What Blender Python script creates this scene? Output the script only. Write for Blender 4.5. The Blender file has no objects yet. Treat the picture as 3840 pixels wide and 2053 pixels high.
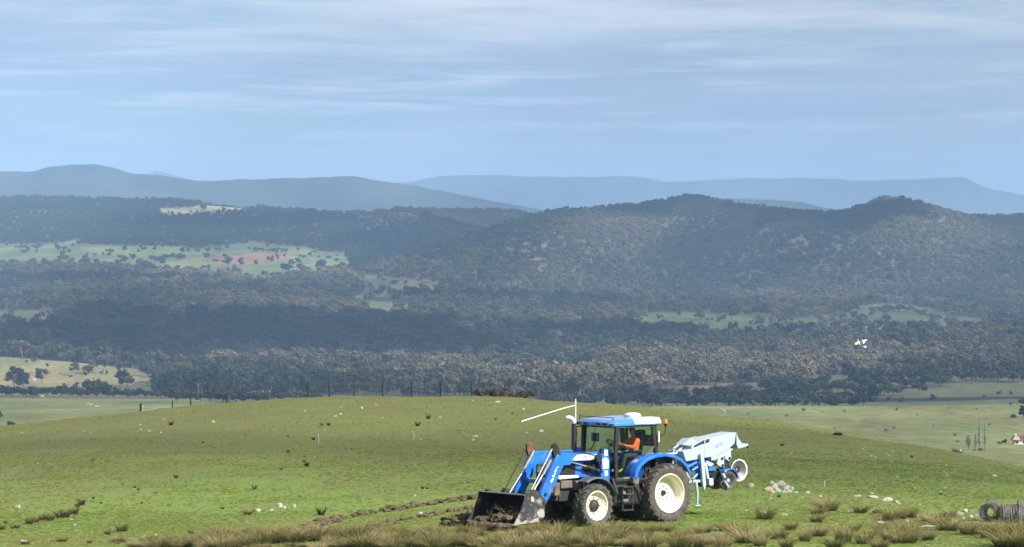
import bpy, bmesh, math, random
import numpy as np
from mathutils import Vector, Matrix, noise as mnoise

R = math.radians
rng = np.random.default_rng(7)
random.seed(7)
S = bpy.context.scene
COL = S.collection

# ------------------------------------------------------------------ camera
ZC = 8.28                      # eye height above the ground the tractor stands on
F, HZ = 12800.0, 950.0         # pixels per radian and horizon row of the 3840 px photograph
cd = bpy.data.cameras.new('camera'); cam = bpy.data.objects.new('camera', cd); COL.objects.link(cam)
cam.location = (0, 0, ZC); cam.rotation_euler = (R(90), 0, 0)
cd.lens = 120; cd.sensor_width = 36; cd.sensor_fit = 'HORIZONTAL'
cd.shift_y = (HZ - 1026.5) / 3840.0
cd.clip_start = 1; cd.clip_end = 60000
S.camera = cam

# ------------------------------------------------------------------ light
SUN_AZ, SUN_EL = R(53), R(37)   # to the right of and behind the camera
SDIR = Vector((math.sin(SUN_AZ) * math.cos(SUN_EL), -math.cos(SUN_AZ) * math.cos(SUN_EL), math.sin(SUN_EL)))
sl = bpy.data.lights.new('sun', 'SUN'); sl.energy = 4.9; sl.angle = R(0.5); sl.color = (1.0, 0.965, 0.91)
so = bpy.data.objects.new('sun', sl); COL.objects.link(so)
so.rotation_euler = SDIR.to_track_quat('Z', 'Y').to_euler(); so.location = (60, -40, 80)
S.view_settings.view_transform = 'Standard'; S.view_settings.look = 'None'
S.view_settings.exposure = 0.74; S.view_settings.gamma = 1
S.cycles.use_denoising = True
S.cycles.volume_bounces = 0
S.cycles.transparent_max_bounces = 12
S.cycles.max_bounces = 6; S.cycles.diffuse_bounces = 2; S.cycles.glossy_bounces = 3

W = bpy.data.worlds.new('World'); S.world = W; W.use_nodes = True
nt = W.node_tree; nt.nodes.clear()
def N(t, typ, **kw):
    n = t.nodes.new(typ)
    for k, v in kw.items(): setattr(n, k, v)
    return n
def L(t, a, b): t.links.new(a, b)
def ramp(t, src, stops, interp='LINEAR'):
    r = N(t, 'ShaderNodeValToRGB'); e = r.color_ramp.elements; r.color_ramp.interpolation = interp
    while len(e) < len(stops): e.new(0.5)
    for i, (p, c) in enumerate(stops):
        e[i].position = p; e[i].color = (c, c, c, 1) if not hasattr(c, '__len__') else (*c, 1)
    L(t, src, r.inputs[0]); return r.outputs[0]
def mixc(t, f, a, b, mode='MIX'):
    m = N(t, 'ShaderNodeMix', data_type='RGBA', blend_type=mode)
    for sock, v in ((m.inputs[0], f), (m.inputs[6], a), (m.inputs[7], b)):
        if hasattr(v, 'is_output'): L(t, v, sock)
        elif hasattr(v, '__len__'): sock.default_value = (*v, 1)
        else: sock.default_value = v
    return m.outputs[2]
def math_(t, op, a, b=None, clamp=False):
    m = N(t, 'ShaderNodeMath', operation=op); m.use_clamp = clamp
    for i, v in enumerate((a, b)):
        if v is None: continue
        if hasattr(v, 'is_output'): L(t, v, m.inputs[i])
        else: m.inputs[i].default_value = v
    return m.outputs[0]

sky = N(nt, 'ShaderNodeTexSky', sky_type='NISHITA'); sky.sun_disc = False
sky.sun_elevation = SUN_EL
sky.sun_rotation = math.atan2(SDIR.x, SDIR.y)
sky.altitude = 600; sky.air_density = 1.0; sky.dust_density = 0.3; sky.ozone_density = 2.5
tc = N(nt, 'ShaderNodeTexCoord')
def sky_noise(sx, sz, off, detail, rough, lo, hi, dist=0.0):
    mp = N(nt, 'ShaderNodeMapping'); mp.inputs['Scale'].default_value = (sx, sx, sz); mp.inputs['Location'].default_value = off
    mp.inputs['Rotation'].default_value = (0, R(0.6), 0)
    L(nt, tc.outputs['Generated'], mp.inputs[0])
    no = N(nt, 'ShaderNodeTexNoise'); no.inputs['Scale'].default_value = 1; no.inputs['Detail'].default_value = detail
    no.inputs['Roughness'].default_value = rough; no.inputs['Distortion'].default_value = dist
    L(nt, mp.outputs[0], no.inputs[0])
    return ramp(nt, no.outputs[0], [(lo, 0.0), (hi, 1.0)], 'EASE')
veil = sky_noise(7, 80, (3.1, 1.2, 0.4), 9, 0.62, 0.38, 0.66)
streak = sky_noise(13, 190, (0.7, 4.2, 8.3), 9, 0.68, 0.46, 0.68, 0.5)
dark = sky_noise(5, 60, (9.3, 2.2, 1.4), 4, 0.5, 0.35, 0.75)
sep = N(nt, 'ShaderNodeSeparateXYZ'); L(nt, tc.outputs['Generated'], sep.inputs[0])
right = ramp(nt, sep.outputs[0], [(0.0, 0.35), (0.16, 0.85)])
el = sep.outputs[2]
hor = ramp(nt, el, [(0.0, 0.0), (0.026, 0.30), (0.042, 1.0)])
base = mixc(nt, 1.0, sky.outputs[0], (0.83, 0.86, 1.03), 'MULTIPLY')
c1 = mixc(nt, math_(nt, 'MULTIPLY', math_(nt, 'MULTIPLY', dark, 0.85), hor), base, (3.9, 5.0, 7.1))
c2 = mixc(nt, math_(nt, 'MULTIPLY', math_(nt, 'MULTIPLY', veil, right), hor), c1, (6.9, 7.6, 8.3))
c3 = mixc(nt, math_(nt, 'MULTIPLY', math_(nt, 'MULTIPLY', streak, 0.9), hor), c2, (8.9, 9.7, 10.3))
bank_n = sky_noise(9, 110, (5.5, 7.7, 2.6), 6, 0.6, 0.30, 0.62, 0.3)
bank = math_(nt, 'MULTIPLY', math_(nt, 'MULTIPLY', ramp(nt, el, [(0.055, 0.0), (0.068, 1.0)], 'EASE'), ramp(nt, math_(nt, 'ADD', sep.outputs[0], 0.5), [(0.42, 0.15), (0.475, 1.0), (0.57, 0.9), (0.66, 0.45)])), bank_n)
c3 = mixc(nt, math_(nt, 'MULTIPLY', bank, 1.0), c3, (12.0, 12.3, 12.3))
broad = sky_noise(4, 42, (2.2, 9.1, 5.6), 5, 0.55, 0.36, 0.66)
c3 = mixc(nt, math_(nt, 'MULTIPLY', math_(nt, 'MULTIPLY', broad, 0.36), hor), c3, (5.6, 6.2, 7.2))
bg = N(nt, 'ShaderNodeBackground'); bg.inputs[1].default_value = 0.0505
L(nt, c3, bg.inputs[0])
wo = N(nt, 'ShaderNodeOutputWorld'); L(nt, bg.outputs[0], wo.inputs[0])

# ------------------------------------------------------------------ helpers
def tag(o, label=None, cat=None, group=None, kind=None):
    if label: o['label'] = label
    if cat: o['category'] = cat
    if group: o['group'] = group
    if kind: o['kind'] = kind
    return o
def empty(name, loc, rz=0.0, label=None, cat=None, group=None):
    o = bpy.data.objects.new(name, None); COL.objects.link(o)
    o.location = loc; o.rotation_euler = (0, 0, rz); o.empty_display_size = 0.2
    return tag(o, label, cat, group)
def link(name, me, mat=None, parent=None, smooth=False):
    o = bpy.data.objects.new(name, me); COL.objects.link(o)
    if mat is not None and not me.materials: me.materials.append(mat)
    if parent is not None: o.parent = parent
    if smooth: me.polygons.foreach_set('use_smooth', [True] * len(me.polygons))
    return o
def mesh_np(name, v, f, mats=(), midx=None, smooth=False):
    """v (n,3), f list/array of equal sized polygons"""
    me = bpy.data.meshes.new(name); v = np.asarray(v, dtype=np.float32); f = np.asarray(f, dtype=np.int32)
    k = f.shape[1]; n = len(f)
    me.vertices.add(len(v)); me.vertices.foreach_set('co', v.ravel())
    me.loops.add(n * k); me.loops.foreach_set('vertex_index', f.ravel())
    me.polygons.add(n); me.polygons.foreach_set('loop_start', np.arange(0, n * k, k, dtype=np.int32))
    for m in mats: me.materials.append(m)
    if midx is not None: me.polygons.foreach_set('material_index', np.asarray(midx, dtype=np.int32))
    if smooth: me.polygons.foreach_set('use_smooth', np.ones(n, dtype=bool))
    me.update(calc_edges=True); me.validate()
    return me

class MB:
    """collects shapes, then links them as one mesh object"""
    def __init__(s): s.v = []; s.f = []
    def add(s, vs, fs):
        b = len(s.v); s.v += [tuple(x) for x in vs]; s.f += [tuple(i + b for i in q) for q in fs]; return s
    def box(s, c, d, m=None):
        x, y, z = (k / 2 for k in d)
        vs = [Vector((a, b, e)) for a in (-x, x) for b in (-y, y) for e in (-z, z)]
        if m is not None: vs = [m @ q for q in vs]
        return s.add([q + Vector(c) for q in vs], [(0, 1, 3, 2), (4, 6, 7, 5), (0, 4, 5, 1), (2, 3, 7, 6), (0, 2, 6, 4), (1, 5, 7, 3)])
    def prism(s, pts, y0, y1, inset=0.0):
        """polygon in X,Z extruded along Y"""
        n = len(pts)
        vs = [(p[0], y0, p[1]) for p in pts] + [(p[0], y1, p[1]) for p in pts]
        return s.add(vs, [tuple(range(n)), tuple(range(2 * n - 1, n - 1, -1))] + [(i, i + n, (i + 1) % n + n, (i + 1) % n) for i in range(n)])
    def loft(s, secs, cap=True):
        n = len(secs[0]); vs = [p for q in secs for p in q]; fs = []
        for k in range(len(secs) - 1):
            for i in range(n):
                j = (i + 1) % n
                fs.append((k * n + i, k * n + j, (k + 1) * n + j, (k + 1) * n + i))
        if cap: fs += [tuple(range(n - 1, -1, -1)), tuple((len(secs) - 1) * n + i for i in range(n))]
        return s.add(vs, fs)
    def tube(s, pts, r, n=10):
        pts = [Vector(p) for p in pts]; rs = r if hasattr(r, '__len__') else [r] * len(pts); secs = []
        for i, p in enumerate(pts):
            t = (pts[min(i + 1, len(pts) - 1)] - pts[max(i - 1, 0)]).normalized()
            u = t.orthogonal().normalized() if i == 0 else (u - t * u.dot(t)).normalized()
            w = t.cross(u)
            secs.append([p + (u * math.cos(2 * math.pi * k / n) + w * math.sin(2 * math.pi * k / n)) * rs[i] for k in range(n)])
        return s.loft(secs)
    def lathe(s, prof, c, n=32, closed=False):
        """profile (y, r) spun about the Y axis through c"""
        m = len(prof); vs = []
        for k in range(n):
            a = 2 * math.pi * k / n
            vs += [(c[0] + r * math.cos(a), c[1] + y, c[2] + r * math.sin(a)) for y, r in prof]
        fs = []
        for k in range(n):
            q = (k + 1) % n
            for i in range(m if closed else m - 1):
                j = (i + 1) % m
                fs.append((k * m + i, k * m + j, q * m + j, q * m + i))
        return s.add(vs, fs)
    def build(s, name, mat=None, parent=None, bevel=0.0, smooth=False, seg=2):
        me = bpy.data.meshes.new(name); me.from_pydata(s.v, [], s.f); me.update()
        bm = bmesh.new(); bm.from_mesh(me); bmesh.ops.recalc_face_normals(bm, faces=bm.faces); bm.to_mesh(me); bm.free()
        o = link(name, me, mat, parent)
        if smooth:
            me.polygons.foreach_set('use_smooth', [True] * len(me.polygons))
            me.set_sharp_from_angle(angle=R(35))
        if bevel:
            b = o.modifiers.new('bevel', 'BEVEL'); b.width = bevel; b.segments = seg; b.limit_method = 'ANGLE'; b.angle_limit = R(40); b.harden_normals = False
        return o

def split(o, gap=0.004):
    """parts that do not touch become objects of their own under the same thing"""
    me = o.data; n = len(me.vertices); par = list(range(n))
    def find(i):
        while par[i] != i: par[i] = par[par[i]]; i = par[i]
        return i
    for p in me.polygons:
        a = find(p.vertices[0])
        for k in p.vertices[1:]: par[find(k)] = a
    comp = {}
    for i in range(n): comp.setdefault(find(i), []).append(i)
    boxes = [[set(v), [min(me.vertices[i].co[k] for i in v) - gap for k in range(3)], [max(me.vertices[i].co[k] for i in v) + gap for k in range(3)]] for v in comp.values()]
    merged = True
    while merged:
        merged = False
        for i in range(len(boxes)):
            for j in range(i + 1, len(boxes)):
                A, B = boxes[i], boxes[j]
                if all(A[1][k] <= B[2][k] and B[1][k] <= A[2][k] for k in range(3)):
                    boxes[i] = [A[0] | B[0], [min(A[1][k], B[1][k]) for k in range(3)], [max(A[2][k], B[2][k]) for k in range(3)]]; del boxes[j]; merged = True; break
            if merged: break
    if len(boxes) < 2: return o
    base = o.name.split('.')[0]; mats = list(me.materials); sm = [p.use_smooth for p in me.polygons]
    src = [(v.co.copy()) for v in me.vertices]; pol = [tuple(p.vertices) for p in me.polygons]
    for q, (vs, _, _) in enumerate(boxes):
        ids = sorted(vs); mp = {v: k for k, v in enumerate(ids)}; keep = [k for k, p in enumerate(pol) if p[0] in vs]
        m2 = bpy.data.meshes.new(base); m2.from_pydata([src[i] for i in ids], [], [tuple(mp[i] for i in pol[k]) for k in keep])
        for m_ in mats: m2.materials.append(m_)
        m2.polygons.foreach_set('use_smooth', [sm[k] for k in keep])
        if any(sm): m2.set_sharp_from_angle(angle=R(35))
        if q == 0: o.data = m2
        else:
            c = o.copy(); c.data = m2; COL.objects.link(c)
    return o
NO_SPLIT = {'tyre', 'rim', 'hub', 'boom_lettering', 'arm_lettering', 'door_glass', 'chassis', 'mast_decal', 'hitch_frame', 'cab_frame', 'branches', 'canes', 'twigs', 'trunk', 'coiled_netting', 'loose_strand'}
def mat(name, col, rough=0.6, metal=0.0, var=0.0, vscale=6.0, dirt=None, dirt_amt=0.0, dscale=3.0, coat=0.0, bump=0.0, bscale=30.0, spec=0.5):
    m = bpy.data.materials.new(name); m.use_nodes = True; t = m.node_tree; b = t.nodes['Principled BSDF']
    b.inputs['Roughness'].default_value = rough; b.inputs['Metallic'].default_value = metal
    b.inputs['Coat Weight'].default_value = coat; b.inputs['Specular IOR Level'].default_value = spec
    c = N(t, 'ShaderNodeRGB').outputs[0]; c.default_value = (*col, 1)
    co = N(t, 'ShaderNodeTexCoord').outputs['Object']
    def noi(sc, det=4, rg=0.6):
        n = N(t, 'ShaderNodeTexNoise'); n.inputs['Scale'].default_value = sc; n.inputs['Detail'].default_value = det; n.inputs['Roughness'].default_value = rg
        L(t, co, n.inputs[0]); return n.outputs[0]
    if var:
        c = mixc(t, 1.0, c, ramp(t, noi(vscale), [(0.3, 1 - var), (0.7, 1 + var)]), 'MULTIPLY')
    if dirt:
        k = ramp(t, noi(dscale, 6, 0.65), [(0.62 - dirt_amt * 0.3, 0.0), (0.72 - dirt_amt * 0.2, min(1.0, 0.3 + dirt_amt))])
        c = mixc(t, k, c, dirt)
        L(t, ramp(t, k, [(0, rough), (1, 0.85)]), b.inputs['Roughness'])
    L(t, c, b.inputs['Base Color'])
    if bump:
        bp = N(t, 'ShaderNodeBump'); bp.inputs['Strength'].default_value = bump; bp.inputs['Distance'].default_value = 0.02
        L(t, noi(bscale), bp.inputs['Height']); L(t, bp.outputs[0], b.inputs['Normal'])
    return m

def lerp_cols(xs, tab):
    """piecewise cubic-ish (smoothed linear) interpolation"""
    return lambda q: np.interp(q, xs, tab)
def smooth_interp(q, xs, ys):
    """Catmull-Rom style monotone cubic (PCHIP)"""
    xs = np.asarray(xs, float); ys = np.asarray(ys, float); h = np.diff(xs); d = np.diff(ys) / h
    m = np.zeros_like(ys); m[0] = d[0]; m[-1] = d[-1]
    for i in range(1, len(xs) - 1):
        if d[i - 1] * d[i] > 0:
            w1 = 2 * h[i] + h[i - 1]; w2 = h[i] + 2 * h[i - 1]
            m[i] = (w1 + w2) / (w1 / d[i - 1] + w2 / d[i])
    q = np.clip(np.asarray(q, float), xs[0], xs[-1]); i = np.clip(np.searchsorted(xs, q) - 1, 0, len(xs) - 2)
    t = (q - xs[i]) / h[i]
    return ((1 + 2 * t) * (1 - t) ** 2 * ys[i] + t * (1 - t) ** 2 * h[i] * m[i] + t * t * (3 - 2 * t) * ys[i + 1] + t * t * (t - 1) * h[i] * m[i + 1])

def vnoise(x, y, seed=0):
    """smooth value noise, numpy"""
    xi = np.floor(x).astype(np.int64); yi = np.floor(y).astype(np.int64); fx = x - xi; fy = y - yi
    def hsh(a, b):
        n = (a * 374761393 + b * 668265263 + seed * 974634) & 0x7fffffff
        n = ((n ^ (n >> 13)) * 1274126177) & 0x7fffffff
        return ((n ^ (n >> 16)) & 0xffff) / 65535.0
    u = fx * fx * (3 - 2 * fx); v = fy * fy * (3 - 2 * fy)
    return (hsh(xi, yi) * (1 - u) + hsh(xi + 1, yi) * u) * (1 - v) + (hsh(xi, yi + 1) * (1 - u) + hsh(xi + 1, yi + 1) * u) * v
def fbm(x, y, o=4, seed=0):
    s = 0; a = 0.5
    for k in range(o): s = s + a * vnoise(x * 2 ** k, y * 2 ** k, seed + k); a *= 0.5
    return s

# ------------------------------------------------------------------ near hill (height field)
CX = [-2500, -1200, 0, 350, 700, 1000, 1200, 1500, 1800, 2150, 2500, 2800, 3100, 3400, 3840, 4800, 6300]
CY = [1900, 1730, 1603, 1566, 1530, 1509, 1497, 1490, 1490, 1513, 1540, 1572, 1614, 1668, 1758, 1900, 2000]
DX = [-2500, 0, 1500, 2500, 3840, 6300]
DY = [190, 232, 277, 250, 172, 120]
def crest(px):
    return smooth_interp(px, CX, CY), smooth_interp(px, DX, DY)
TR_O = (4.21, 106.0); TR_A = R(39)
def hill_z(px, d):
    px = np.asarray(px, float); d = np.asarray(d, float)
    yc, dc = crest(px)
    p = 9.4 * (dc - 96) / (2053 - yc)
    s = np.clip((d - 96) / (dc - 96), 0, 1)
    py = 2053 + (yc - 2053) * (1 - (1 - s) ** p)
    z = ZC - (py - HZ) / F * d
    zc_ = ZC - (yc - HZ) / F * dc
    e = np.maximum(d - dc, 0)
    z = np.where(d > dc, zc_ - (yc - HZ) / F * e - 0.0019 * e * e, z)
    z0 = ZC - (2053 - HZ) / F * 96
    z = np.where(d < 96, z0 + 6.6 * np.clip((78 - d) / 78, 0, 1) ** 1.6, z)
    x = (px - 1920) / F * d
    bump = (fbm(x / 7, d / 7, 3, 5) - 0.44) * 0.34 + (np.abs(fbm(x / 9 + d / 26, d / 6 - x / 30, 3, 17) - 0.45) - 0.1) * 0.5 * np.clip((d - 112) / 40, 0, 1) * np.clip((d - 60) / 40, 0, 1)
    w = np.clip((np.hypot(x - TR_O[0] + 1.8, d - TR_O[1] + 1.0) - 4) / 5, 0, 1); w = w * w * (3 - 2 * w)
    return (z + bump) * w
def hill_xy(x, y):
    return float(hill_z(1920 + F * x / y, y))
def on_hill(px, py):
    """point of the near hill seen at a pixel of the photograph"""
    yc, dc = (float(k) for k in crest(px)); p = 9.4 * (dc - 96) / (2053 - yc)
    if py >= 2053: d = ZC * F / (py - HZ)
    else: d = 96 + (dc - 96) * (1 - max(0.0, 1 - (2053 - py) / (2053 - yc)) ** (1 / p))
    x = (px - 1920) / F * d
    return Vector((x, d, hill_xy(x, d)))
cols = np.concatenate([np.arange(-2500, -300, 60), np.arange(-300, 4140, 9), np.arange(4140, 6301, 60)]).astype(float)
rows = np.concatenate([np.linspace(8, 80, 20, endpoint=False), np.linspace(80, 130, 200, endpoint=False), np.linspace(130, 300, 220, endpoint=False), np.linspace(300, 440, 30)])
def grid_mesh(name, cols, rows, zf):
    PX, D = np.meshgrid(cols, rows); Z = zf(PX, D)
    V = np.stack([(PX - 1920) / F * D, D, Z], -1).reshape(-1, 3)
    nc, nr = len(cols), len(rows)
    i = (np.arange(nr - 1)[:, None] * nc + np.arange(nc - 1)[None]).ravel()
    return mesh_np(name, V, np.stack([i, i + 1, i + nc + 1, i + nc], 1), smooth=True), PX, D, Z

def ground_mat():
    m = bpy.data.materials.new('pasture'); m.use_nodes = True; t = m.node_tree; b = t.nodes['Principled BSDF']
    b.inputs['Roughness'].default_value = 0.95; b.inputs['Specular IOR Level'].default_value = 0.1
    co = N(t, 'ShaderNodeTexCoord').outputs['Object']
    def noi(sc, det=4, rg=0.6, st=(1, 1, 1)):
        mp = N(t, 'ShaderNodeMapping'); mp.inputs['Scale'].default_value = st; L(t, co, mp.inputs[0])
        n = N(t, 'ShaderNodeTexNoise'); n.inputs['Scale'].default_value = sc; n.inputs['Detail'].default_value = det; n.inputs['Roughness'].default_value = rg
        L(t, mp.outputs[0], n.inputs[0]); return n.outputs[0]
    at = N(t, 'ShaderNodeAttribute', attribute_name='lush_lit').outputs['Fac']
    lush_lit = math_(t, 'ADD', at, math_(t, 'MULTIPLY', math_(t, 'SUBTRACT', noi(0.12, 4), 0.5), 0.9), True)
    rm = N(t, 'ShaderNodeMapping'); rm.inputs['Rotation'].default_value = (0, 0, R(-24)); rm.inputs['Scale'].default_value = (1, .16, 1); L(t, co, rm.inputs[0])
    rn = N(t, 'ShaderNodeTexNoise'); rn.inputs['Scale'].default_value = .30; rn.inputs['Detail'].default_value = 6; rn.inputs['Roughness'].default_value = .65; L(t, rm.outputs[0], rn.inputs[0])
    lush_lit = math_(t, 'ADD', lush_lit, math_(t, 'MULTIPLY', math_(t, 'SUBTRACT', rn.outputs[0], .5), 1.5), True)
    c = mixc(t, lush_lit, (0.192, 0.182, 0.080), (0.198, 0.285, 0.062))
    c = mixc(t, ramp(t, noi(0.9, 5, 0.7, (1, 0.35, 1)), [(0.44, 0.0), (0.70, 0.6)]), c, (0.215, 0.200, 0.082))
    c = mixc(t, ramp(t, noi(1.9, 4, 0.7, (1, 0.4, 1)), [(0.54, 0.0), (0.74, 0.45)]), c, (0.100, 0.128, 0.030))
    c = mixc(t, ramp(t, noi(7, 3, 0.6, (1, .5, 1)), [(0.3, 0.0), (0.7, 0.6)]), c, (0.15, 0.19, 0.05))
    c = mixc(t, ramp(t, noi(11, 3, 0.6), [(0.66, 0.0), (0.72, 0.8)]), c, (0.27, 0.25, 0.13))
    L(t, c, b.inputs['Base Color'])
    bp = N(t, 'ShaderNodeBump'); bp.inputs['Strength'].default_value = 0.9; bp.inputs['Distance'].default_value = 0.12
    L(t, noi(3.5, 6, 0.7), bp.inputs['Height']); L(t, bp.outputs[0], b.inputs['Normal'])
    return m
me, PX, D, Z = grid_mesh('ground', cols, rows, hill_z)
PYg = HZ + (ZC - Z) / D * F
lush_lit = np.clip((PYg - 1640) / 200, 0, 1) * 0.75 + 0.1  # greener downhill: fresh grass and sunlight both put into this value
lush_lit += 0.25 * np.exp(-((PX - 1500) / 350) ** 2 - ((PYg - 1600) / 50) ** 2)
lush_lit -= 0.45 * np.clip((900 - PX) / 600, 0, 1) * np.clip((1950 - 0.17 * PX - PYg) / 80, 0, 1)  # cloud shade on the left slope painted in as duller grass
la = me.attributes.new('lush_lit', 'FLOAT', 'POINT'); la.data.foreach_set('value', np.clip(lush_lit, 0, 1).astype(np.float32).ravel())
tag(link('ground', me, ground_mat()), kind='structure')

# ------------------------------------------------------------------ valley and wooded hills (height field)
VX = [-1900, 0, 640, 1280, 1920, 2560, 3200, 3840, 5740]
ROW = [  # distance, picture row of the ground for each VX
 (300,  [2900] * 9),
 (600,  [1960, 1960, 1960, 1960, 1960, 1960, 1960, 1960, 1960]),
 (900,  [1640, 1640, 1640, 1640, 1650, 1690, 1750, 1790, 1800]),
 (1300, [1570, 1570, 1565, 1562, 1562, 1590, 1632, 1672, 1690]),
 (1750, [1512, 1512, 1512, 1520, 1530, 1524, 1524, 1516, 1508]),
 (1950, [1490, 1492, 1498, 1515, 1540, 1540, 1542, 1536, 1520]),
 (2350, [1470, 1478, 1486, 1486, 1498, 1500, 1500, 1490, 1480]),
 (2700, [1440, 1448, 1458, 1458, 1462, 1450, 1440, 1420, 1400]),
 (3150, [1325, 1338, 1385, 1395, 1400, 1402, 1398, 1375, 1350]),
 (3300, [1335, 1345, 1375, 1375, 1378, 1380, 1376, 1352, 1340]),
 (3900, [1230, 1235, 1240, 1255, 1270, 1270, 1262, 1250, 1240]),
 (4500, [1140, 1145, 1150, 1172, 1190, 1200, 1212, 1225, 1200]),
 (4900, [1095, 1100, 1105, 1130, 1150, 1165, 1165, 1185, 1160]),
 (5200, [1065, 1068, 1075, 1105, 1130, 1155, 1162, 1175, 1150]),
 (5700, [1020, 1020, 1032, 1055, 1092, 1108, 1112, 1100, 1080]),
 (6400, [930, 928, 945, 970, 1035, 1020, 1035, 1020, 1000]),
 (7000, [880, 880, 890, 915, 955, 905, 950, 930, 920]),
 (7700, [800, 800, 820, 850, 862, 745, 825, 818, 830]),
 (8300, [738, 735, 748, 790, 785, 742, 775, 806, 840]),
 (8800, [745, 738, 742, 800, 800, 790, 790, 830, 860]),
 (9800, [930, 930, 930, 930, 930, 930, 930, 930, 930])]
RD = [r[0] for r in ROW]
CT = {}
def valley_py(px, d):
    px = np.asarray(px, float); d = np.asarray(d, float)
    key = None
    colv = np.stack([smooth_interp(px, VX, r[1]) for r in ROW], 0)
    xs = np.log(np.asarray(RD, float)); q = np.log(d)
    return pch_cols(xs, colv, q)
def pch_cols(xs, Y, q):
    """PCHIP where every sample has its own column of control values Y[k]"""
    h = np.diff(xs); dl = [(Y[k + 1] - Y[k]) / h[k] for k in range(len(h))]
    m = [dl[0]] + [np.where(dl[k - 1] * dl[k] > 0, (3 * (h[k] + h[k - 1])) / np.where(dl[k - 1] * dl[k] > 0, (2 * h[k] + h[k - 1]) / np.where(dl[k - 1] == 0, 1, dl[k - 1]) + (h[k] + 2 * h[k - 1]) / np.where(dl[k] == 0, 1, dl[k]), 1), 0) for k in range(1, len(h))] + [dl[-1]]
    out = np.zeros(np.broadcast(Y[0], q).shape)
    q = np.clip(q, xs[0], xs[-1])
    for k in range(len(h)):
        sel = (q >= xs[k]) & (q <= xs[k + 1]); t = (q - xs[k]) / h[k]
        v = (1 + 2 * t) * (1 - t) ** 2 * Y[k] + t * (1 - t) ** 2 * h[k] * m[k] + t * t * (3 - 2 * t) * Y[k + 1] + t * t * (t - 1) * h[k] * m[k + 1]
        out = np.where(sel, v, out)
    return out
SPURS = [  # picture column, distance, height of the crest above the slope
 ([(2580, 7700, 14), (2500, 7100, 95), (2300, 6500, 128), (2000, 5950, 104), (1650, 5450, 30)], 190),
 ([(2640, 7400, 40), (2860, 6700, 118), (2940, 6000, 50)], 160),
 ([(3840, 7700, 55), (3640, 7000, 125), (3420, 6400, 122), (3150, 5800, 44)], 190),
 ([(1500, 8100, 20), (1420, 7400, 95), (1340, 6750, 18)], 200),
 ([(1020, 8100, 20), (860, 7500, 36), (700, 7000, 10)], 190),
 ([(300, 8200, 16), (180, 7600, 34), (80, 7100, 10)], 200),
 ([(4500, 7600, 50), (4250, 6800, 60), (4100, 6000, 20)], 230)]
def spur(x, y, pts, w):
    out = 0.0
    for (p0, d0, h0), (p1, d1, h1) in zip(pts, pts[1:]):
        ax, bx = (p0 - 1920) / F * d0, (p1 - 1920) / F * d1; ux, uy = bx - ax, d1 - d0; q = ux * ux + uy * uy
        t = np.clip(((x - ax) * ux + (y - d0) * uy) / q, 0, 1); r = np.hypot(x - ax - t * ux, y - d0 - t * uy)
        out = np.maximum(out, (h0 + (h1 - h0) * t) * np.exp(-(r / w) ** 1.7))
    return out
def valley_raw(px, d):
    px = np.asarray(px, float); d = np.asarray(d, float)
    z = ZC - (valley_py(px, d) - HZ) / F * d
    x = (px - 1920) / F * d
    amp = np.clip((d - 1500) / 3000, 0, 1) * 5 + np.clip((d - 5600) / 1200, 0, 1) * 22 * np.clip((9000 - d) / 900, 0.3, 1)
    wl = np.clip((1700 - px) / 600, 0, 1); wl = wl * wl * (3 - 2 * wl)
    amp = amp * (1 - wl * (0.4 + 0.45 * np.clip((7000 - d) / 1200, 0, 1)))
    rid = 1 - np.abs(fbm(x / 620 + 0.25 * d / 900, d / 1900 + 7, 3, 11) * 2 - 0.9)
    small = fbm(x / 160, d / 260, 3, 23) - 0.44
    for pts, w in SPURS: z = z + spur(x, d, pts, w)
    # the two round tops on the wooded ridge
    def hump(cx, cy, w, dd, h): return h * np.exp(-((px - cx) / w) ** 2 - ((d - cy) / dd) ** 2)
    z = z + hump(1500, 8000, 170, 420, 16) + hump(3335, 8350, 85, 500, 60) + hump(3330, 4930, 190, 170, 9)
    return z + (rid - 0.62) * amp + small * amp * 0.35
# bring the wooded skyline to its surveyed height, leaving room for the trees that stand on it
SKX = [-1900, -900, 0, 150, 400, 640, 800, 1000, 1300, 1400, 1500, 1600, 1900, 2000, 2200, 2350, 2450, 2580, 2650, 2750, 2880, 3000, 3120, 3170, 3220, 3280, 3335, 3400, 3480, 3560, 3620, 3700, 3840, 4600, 5740]
SKY = [745, 740, 732, 730, 737, 740, 752, 767, 790, 786, 772, 776, 777, 790, 790, 771, 751, 728, 737, 754, 778, 792, 798, 790, 768, 742, 731, 744, 768, 790, 802, 806, 798, 780, 800]
_cx = np.arange(-1900, 5741, 20.0); _cd = np.linspace(6000, 9000, 160); _PX, _D = np.meshgrid(_cx, _cd)
SKC = np.zeros_like(_cx); _Z0 = valley_raw(_PX, _D); _w = np.clip((_D - 6000) / 1500, 0, 1); _w = _w * _w * (3 - 2 * _w)
for _ in range(6):
    _py = HZ + (ZC - _Z0) / _D * F
    sil = (_py + SKC[None] * _w).min(0); SKC = SKC + (np.interp(_cx, SKX, SKY) + 21 - sil)
SKC = np.convolve(np.pad(SKC, 1, 'edge'), np.ones(3) / 3, 'valid')
def valley_z(px, d):
    px = np.asarray(px, float); d = np.asarray(d, float)
    w = np.clip((d - 6000) / 1500, 0, 1); w = w * w * (3 - 2 * w)
    return valley_raw(px, d) - np.interp(px, _cx, SKC) * w / F * d
vcols = np.concatenate([np.arange(-1900, -200, 90), np.arange(-200, 4040, 10), np.arange(4040, 5741, 90)]).astype(float)
vrows = np.concatenate([np.linspace(300, 850, 12, endpoint=False), np.geomspace(850, 9800, 330)])
me, PX, D, Z = grid_mesh('valley', vcols, vrows, valley_z)
PYv = HZ + (ZC - Z) / D * F
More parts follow.
